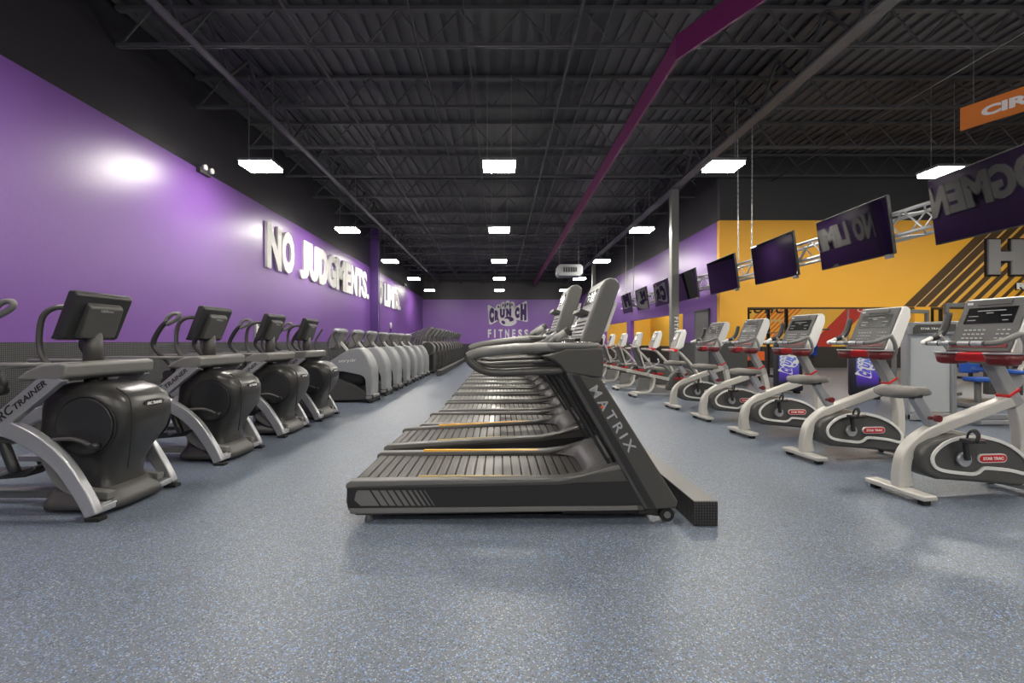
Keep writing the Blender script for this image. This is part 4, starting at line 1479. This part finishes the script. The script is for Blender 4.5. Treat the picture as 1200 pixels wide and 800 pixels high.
xb = 10.72
wid = [.30, .26, .24, .21, .19, .17, .15, .13, .11, .09, .07, .05]
for i, wd in enumerate(wid):
    stripe(xb, wd, 'dark_stripe', 'graphic_brown', .004)
    if i < 7:
        stripe(xb + wd, .035, 'pale_stripe', 'graphic_line', .006)
    xb += .335
t = thing('wall_sign_letter', 'large silver letter H on the yellow wall, at the right edge', 'sign letter', (0, 0, 0))
hx, hz0, hz1 = 12.92, 2.95, 3.87
for g, m_, d in ((.04, 'dark_letter', .05), (0, 'letter_silver', .09)):
    pts = [(hx - g, hz0 - g), (hx + .31 + g, hz0 - g), (hx + .31 + g, hz0 + .36 - g), (hx + .62 - g, hz0 + .36 - g), (hx + .62 - g, hz0 - g), (hx + .94 + g, hz0 - g),
           (hx + .94 + g, hz1 + g), (hx + .62 - g, hz1 + g), (hx + .62 - g, hz0 + .60 + g), (hx + .31 + g, hz0 + .60 + g), (hx + .31 + g, hz1 + g), (hx - g, hz1 + g)]
    MB().prism(pts, YY - .007 - d, YY - .007).build('letter_face' if d > .06 else 'letter_edge', m_, t)
t = thing('wall_sign_word', 'small white letters FU with dark edges under the silver H', 'sign letters', (0, 0, 0))
text('letter_edge', 'FU', 'dark_letter', (13.70, YY - .008, 2.54), (1, 0, 0), (0, 0, 1), .20, .36, .02, .12, t)
text('letter_face', 'FU', 'letter_white', (13.72, YY - .027, 2.56), (1, 0, 0), (0, 0, 1), .17, .32, .02, .06, t)

# unit heater under the joists
t = thing('unit_heater', 'pale grey unit heater hung from the black ceiling', 'heater', (2.92, 20.0, 4.12), 0)
MB().prism([(-.52, -.14), (-.44, -.24), (.44, -.24), (.52, -.14), (.52, .14), (.44, .24), (-.44, .24), (-.52, .14)], -.35, .35).build('casing', 'pale_shell', t, .015)
for q in range(6):
    MB().box((-.25 + q * .1, -.355, .02), (.065, .02, .2)).build('vent_slot', 'black_plastic', t)
for s in (-1, 1):
    MB().tube([(s * .4, 0, .2), (s * .4, 0, 1.9)], .012, 6).build('hanger', 'steel', t)

# emergency lights on the left wall
for yy, zz, la in ((9.0, 4.37, 'small white emergency light high on the near purple wall'), (27.9, 4.45, 'small white emergency light high on the purple wall past NO LIMITS')):
    t = thing('emergency_light', la, 'emergency light', (XL, yy, zz))
    MB().box((.04, 0, 0), (.08, .34, .10)).build('housing', 'dark_grey_plastic', t, .01)
    for s in (-1, 1):
        hd = MB().cyl((.12, s * .1, .05), .05, .06, 'x', 16).build('lamp_head', 'white_plastic', t)
# posters on the left wall
t = thing('wall_poster', 'narrow grey poster with white upright letters above the black wainscot', 'poster', (XL, 11.1, 1.2))
MB().box((.006, 0, .22), (.012, .38, .42)).build('poster_sheet', 'mid_grey_plastic', t)
text('lettering', 'FIT', 'letter_white', (.0125, .14, .05), (0, 0, 1), (0, -1, 0), .24, .34, .002, .05, t)
t = thing('wall_sign', 'small white and dark purple sign on the purple wall under NO LIMITS', 'wall sign', (XL, 24.6, 1.5))
MB().prism([(0, 0), (.02, 0), (.02, .36), (0, .36)], -.14, .14).build('dark_part', 'dark_purple_paint', t)
MB().loft([(.36, .02, 0, .03, .12), (.46, .02, 0, .03, .14), (.52, .02, 0, .03, .26), (.60, .02, 0, .03, .20), (.66, .02, 0, .03, .1)], 16, 2.5).build('white_part', 'letter_white', t)

# ------------------------------------------------------------------ equipment on the right
def shroud(x, y, h, label):
    t = thing('weight_cover', label, 'machine cover', (x, y, 0), R(-8))
    b = MB().loft([(.06, 0, 0, .27, .12), (.10, 0, 0, .29, .13), (h * .5, -.01, 0, .28, .13), (h * .94, -.05, 0, .24, .12), (h, -.06, 0, .20, .10)], 28, 5).build('cover_body', 'dark_cover', t)
    p = MB().box((-.035, -.128, h * .56), (.42, .02, h * .76)).build('printed_panel', 'purple_fade', t, .03)
    p.location = (0, 0, 0)
    lg = crunch_logo(p, (-.035, -.138, h * .62), (.36, 0, .93), (-.93, 0, .36), .0012, False, 'purple_fade', .006)
    for s in (-1, 1):
        MB().box((s * .18, 0, .03), (.08, .2, .06)).build('foot', 'rubber', t, .01)
    return t


shroud(7.55, 9.85, 1.24, 'purple and black machine cover with white logo, right of the middle bikes')
shroud(6.62, 10.95, 1.24, 'farther purple machine cover with white logo, left of the other one')

t = thing('weight_machine', 'silver weight stack machine with frosted panel and blue pads behind the bikes', 'weight machine', (0, 0, 0))
hx, hy = 6.42, 7.15
w = MB().box((hx - .34, hy, .70), (.06, .12, 1.4)).box((hx + .34, hy, .70), (.08, .12, 1.4)).box((hx, hy, .06), (.74, .12, .10))
w.build('tower_frame', 'silver', t, .015)
MB().box((hx, hy - .01, .71), (.62, .03, 1.16)).build('frosted_panel', 'frosted_panel', t, .004)
cp = MB().prism([(hx - .37, 1.28), (hx - .37, 1.40), (hx - .31, 1.465), (hx + .36, 1.485), (hx + .40, 1.46), (hx + .40, 1.28)], hy - .09, hy + .09).build('tower_cap', 'silver', t, .02)
MB().prism([(hx - .31, 1.29), (hx - .31, 1.38), (hx - .26, 1.43), (hx + .33, 1.44), (hx + .33, 1.33), (hx + .0, 1.31)], hy - .098, hy - .08).build('badge_panel', 'dark_grey_plastic', cp, .01)
text('lettering', 'STAR TRAC', 'letter_white', (hx - .2, hy - .0985, 1.355), (1, 0, 0), (0, 0, 1), .03, .3, .002, .02, cp)
w = MB().box((hx + .9, hy + .05, .05), (1.5, .08, .07)).box((hx + .95, hy - .45, .05), (1.3, .07, .06)).box((hx + 1.6, hy - .2, .05), (.08, 1.0, .07)).box((hx + .32, hy - .2, .05), (.07, .6, .06))
w.build('floor_frame', 'silver', t, .01)
MB().tube([(hx + 1.15, hy - .15, .08), (hx + 1.15, hy - .15, .72)], .045, 12).build('seat_column', 'champagne', t)
MB().tube([(hx + 1.15, hy - .15, .40), (hx + 1.15, hy - .15, .64)], .07, 14).build('column_sleeve', 'dark_grey_plastic', t)
MB().prism([(hx + .62, .74), (hx + 1.12, .70), (hx + 1.16, .76), (hx + .66, .81)], hy - .32, hy + .02).build('seat_pad', 'blue_vinyl', t, .03, 3)
MB().prism([(hx + .68, .98), (hx + 1.18, .96), (hx + 1.24, 1.01), (hx + 1.1, 1.06), (hx + .78, 1.05)], hy - .3, hy + .0).build('thigh_pad', 'blue_vinyl', t, .03, 3)
MB().loft([(1.0, hx + 1.35, hy + .1, .26, .05), (1.08, hx + 1.37, hy + .12, .3, .07), (1.2, hx + 1.40, hy + .14, .24, .05)], 20, 3).build('back_pad', 'blue_vinyl', t)
MB().tube([(hx + .3, hy, 1.1), (hx + .7, hy + .1, 1.16), (hx + 1.0, hy + .1, 1.05), (hx + 1.3, hy, .94), (hx + 1.75, hy - .1, .92)], .028, 10, 5).build('curved_frame', 'champagne', t)
MB().tube([(hx + 1.15, hy - .15, .7), (hx + 1.35, hy - .05, .85), (hx + 1.3, hy + .05, 1.0)], .03, 10, 4).build('pad_arm', 'champagne', t)
MB().cyl((hx + 1.05, hy - .2, .62), .13, .05, 'y', 20).build('cam_plate', 'silver', t)


def press(x, y, label, rz=0.):
    """seated plate-free machine: posts, pads and a stack cover"""
    t = thing('exercise_machine', label, 'weight machine', (x, y, 0), rz)
    w = MB()
    for a in (-.5, .5):
        w.box((a, 0, .95), (.06, .08, 1.8))
    w.box((0, 0, 1.86), (1.06, .08, .08))
    w.build('upright_frame', 'steel', t, .01)
    MB().box((0, -.1, .05), (1.1, 1.1, .07)).build('floor_frame', 'steel', t, .01)
    MB().box((.3, .02, .75), (.3, .12, 1.1)).build('weight_stack', 'dark_grey_plastic', t, .006)
    MB().box((-.2, -.35, .50), (.36, .34, .08)).build('seat_pad', 'blue_vinyl', t, .03)
    MB().prism([(-.36, .60), (-.04, .60), (-.06, 1.15), (-.34, 1.15)], -.14, -.06).build('back_pad', 'blue_vinyl', t, .03)
    MB().box((-.2, -.3, .27), (.07, .07, .4)).build('seat_post', 'steel', t)
    for s in (-1, 1):
        MB().tube([(-.2 + s * .2, 0, 1.5), (-.2 + s * .33, -.2, 1.35), (-.2 + s * .33, -.5, 1.15)], .02, 8, 4).build('press_arm', 'black_plastic', t)
    return t


press(9.3, 10.8, 'blue-padded weight machine right of the yellow post', R(15))
press(8.9, 8.9, 'blue-padded weight machine behind the silver weight stack', R(-10))

# rack, plates and blue attachments seen through the opening
def rack(x, y, label, colour='black_plastic', extra=True):
    t = thing('power_rack', label, 'rack', (x, y, 0))
    for a in (-.6, .6):
        for b in (-.5, .5):
            MB().box((a, b, 1.15), (.075, .075, 2.3)).build('post', colour, t)
    for a in (-.6, .6):
        MB().box((a, 0, 2.26), (.07, 1.0, .07)).build('side_beam', colour, t)
        MB().box((a, 0, .05), (.075, 1.1, .08)).build('floor_beam', colour, t)
    for b in (-.5, .5):
        MB().box((0, b, 2.26), (1.2, .07, .07)).build('cross_beam', colour, t)
    if extra:
        bar = MB().tube([(-1.1, -.62, 1.45), (1.1, -.62, 1.45)], .016, 8).build('barbell', 'chrome', t)
        for s in (-1, 1):
            MB().cyl((s * .86, -.62, 1.45), .22, .05, 'x', 24).build('weight_plate', 'rubber', bar)
    return t


rack(8.35, 15.4, 'black squat rack with a barbell inside the opening, left part')
rack(13.9, 15.2, 'black squat rack seen right of the yellow post', 'black_plastic')

t = thing('plate_tree', 'round grey plate and blue handles on a stand inside the opening', 'plate stand', (9.55, 14.6, 0))
MB().box((0, 0, .85), (.08, .08, 1.7)).build('stand_post', 'black_plastic', t)
MB().box((0, 0, .03), (.6, .5, .06)).build('stand_base', 'black_plastic', t, .01)
MB().cyl((.1, -.1, 1.75), .17, .05, 'y', 28).build('weight_plate', 'plate_grey', t)
MB().tube([(-.5, -.05, 1.55), (.5, -.05, 1.55)], .025, 8).build('cross_arm', 'black_plastic', t)
MB().tube([(-.38, -.08, 1.0), (-.2, -.1, 1.15), (.02, -.1, 1.18)], .04, 8, 3).build('blue_handle', 'blue_metal', t)
MB().band([(-.02, 1.2), (.02, 1.0), (-.03, .75)], [.16, .13, .18], -.16, -.08).build('blue_block', 'blue_metal', t, .02)

# red and orange printed racks low in the opening
t = thing('step_rack', 'low black rack of orange and red boxes inside the opening', 'storage rack', (7.45, 14.3, 0))
w = MB()
for a in (-.45, .45):
    w.box((a, .19, .65), (.05, .05, 1.3))
for z in (.12, .6, 1.1):
    w.box((0, 0, z), (.95, .35, .03))
w.build('rack_frame', 'black_plastic', t)
for z, m_ in ((.135, 'graphic_red'), (.615, 'graphic_orange'), (1.115, 'champagne')):
    for a in (-.29, 0, .29):
        b = tag(box('foam_box', m_, (7.45 + a, 14.3, z + .136), (.26, .3, .27), bevel=.02),
                '%s foam box on the low black rack, %s shelf, %s place' % ({'graphic_red': 'red', 'graphic_orange': 'orange', 'champagne': 'pale'}[m_], {.135: 'bottom', .615: 'middle', 1.115: 'top'}[z], {-.29: 'left', 0: 'middle', .29: 'right'}[a]),
                'box', 'boxes on the low rack')

# painted graphics on the far yellow wall of that room
t = thing('wall_mural', 'script word Zone with orange and red slanted stripes on the far yellow wall', 'wall graphic', (0, 0, 0))
yf = YI - .003


def slant(x0, wd, z0, z1, name, m_, k=1.0, y=yf):
    MB().prism([(x0, z0), (x0 + wd, z0), (x0 + wd + (z1 - z0) * k, z1), (x0 + (z1 - z0) * k, z1)], y - .004, y).build(name, m_, t)


text('lettering', 'Zone', 'dark_letter', (10.75, yf, 2.44), (1, 0, 0), (0, 0, 1), .62, 2.1, .01, .0, t, shear=.35)
MB().box((12.05, yf - .003, 2.12), (1.5, .006, .10)).build('pale_line', 'graphic_line', t)
for q in range(9):
    slant(10.2 + q * .21, .09, 1.0, 3.6, 'orange_stripe', 'graphic_orange')
for q in range(6):
    slant(12.15 + q * .2, .04, 1.0, 3.6, 'pale_stripe', 'graphic_line')
slant(13.9, 1.0, .95, 3.6, 'red_band', 'graphic_red')
text('wide_lettering', 'CIRCUIT', 'letter_white', (16.1, yf - .006, 2.5), (1, 0, 0), (0, 0, 1), .2, 1.3, .01, .03, t)
t = thing('wall_graphic', 'short dark stripes painted low on the yellow wall seen past the bikes', 'wall graphic', (0, 0, 0))
for q in range(4):
    MB().prism([(7.2 + q * .16, 1.0), (7.26 + q * .16, 1.0), (7.7 + q * .16, 1.5), (7.64 + q * .16, 1.5)], 27.19, 27.197).build('dark_stripe', 'graphic_brown', t)
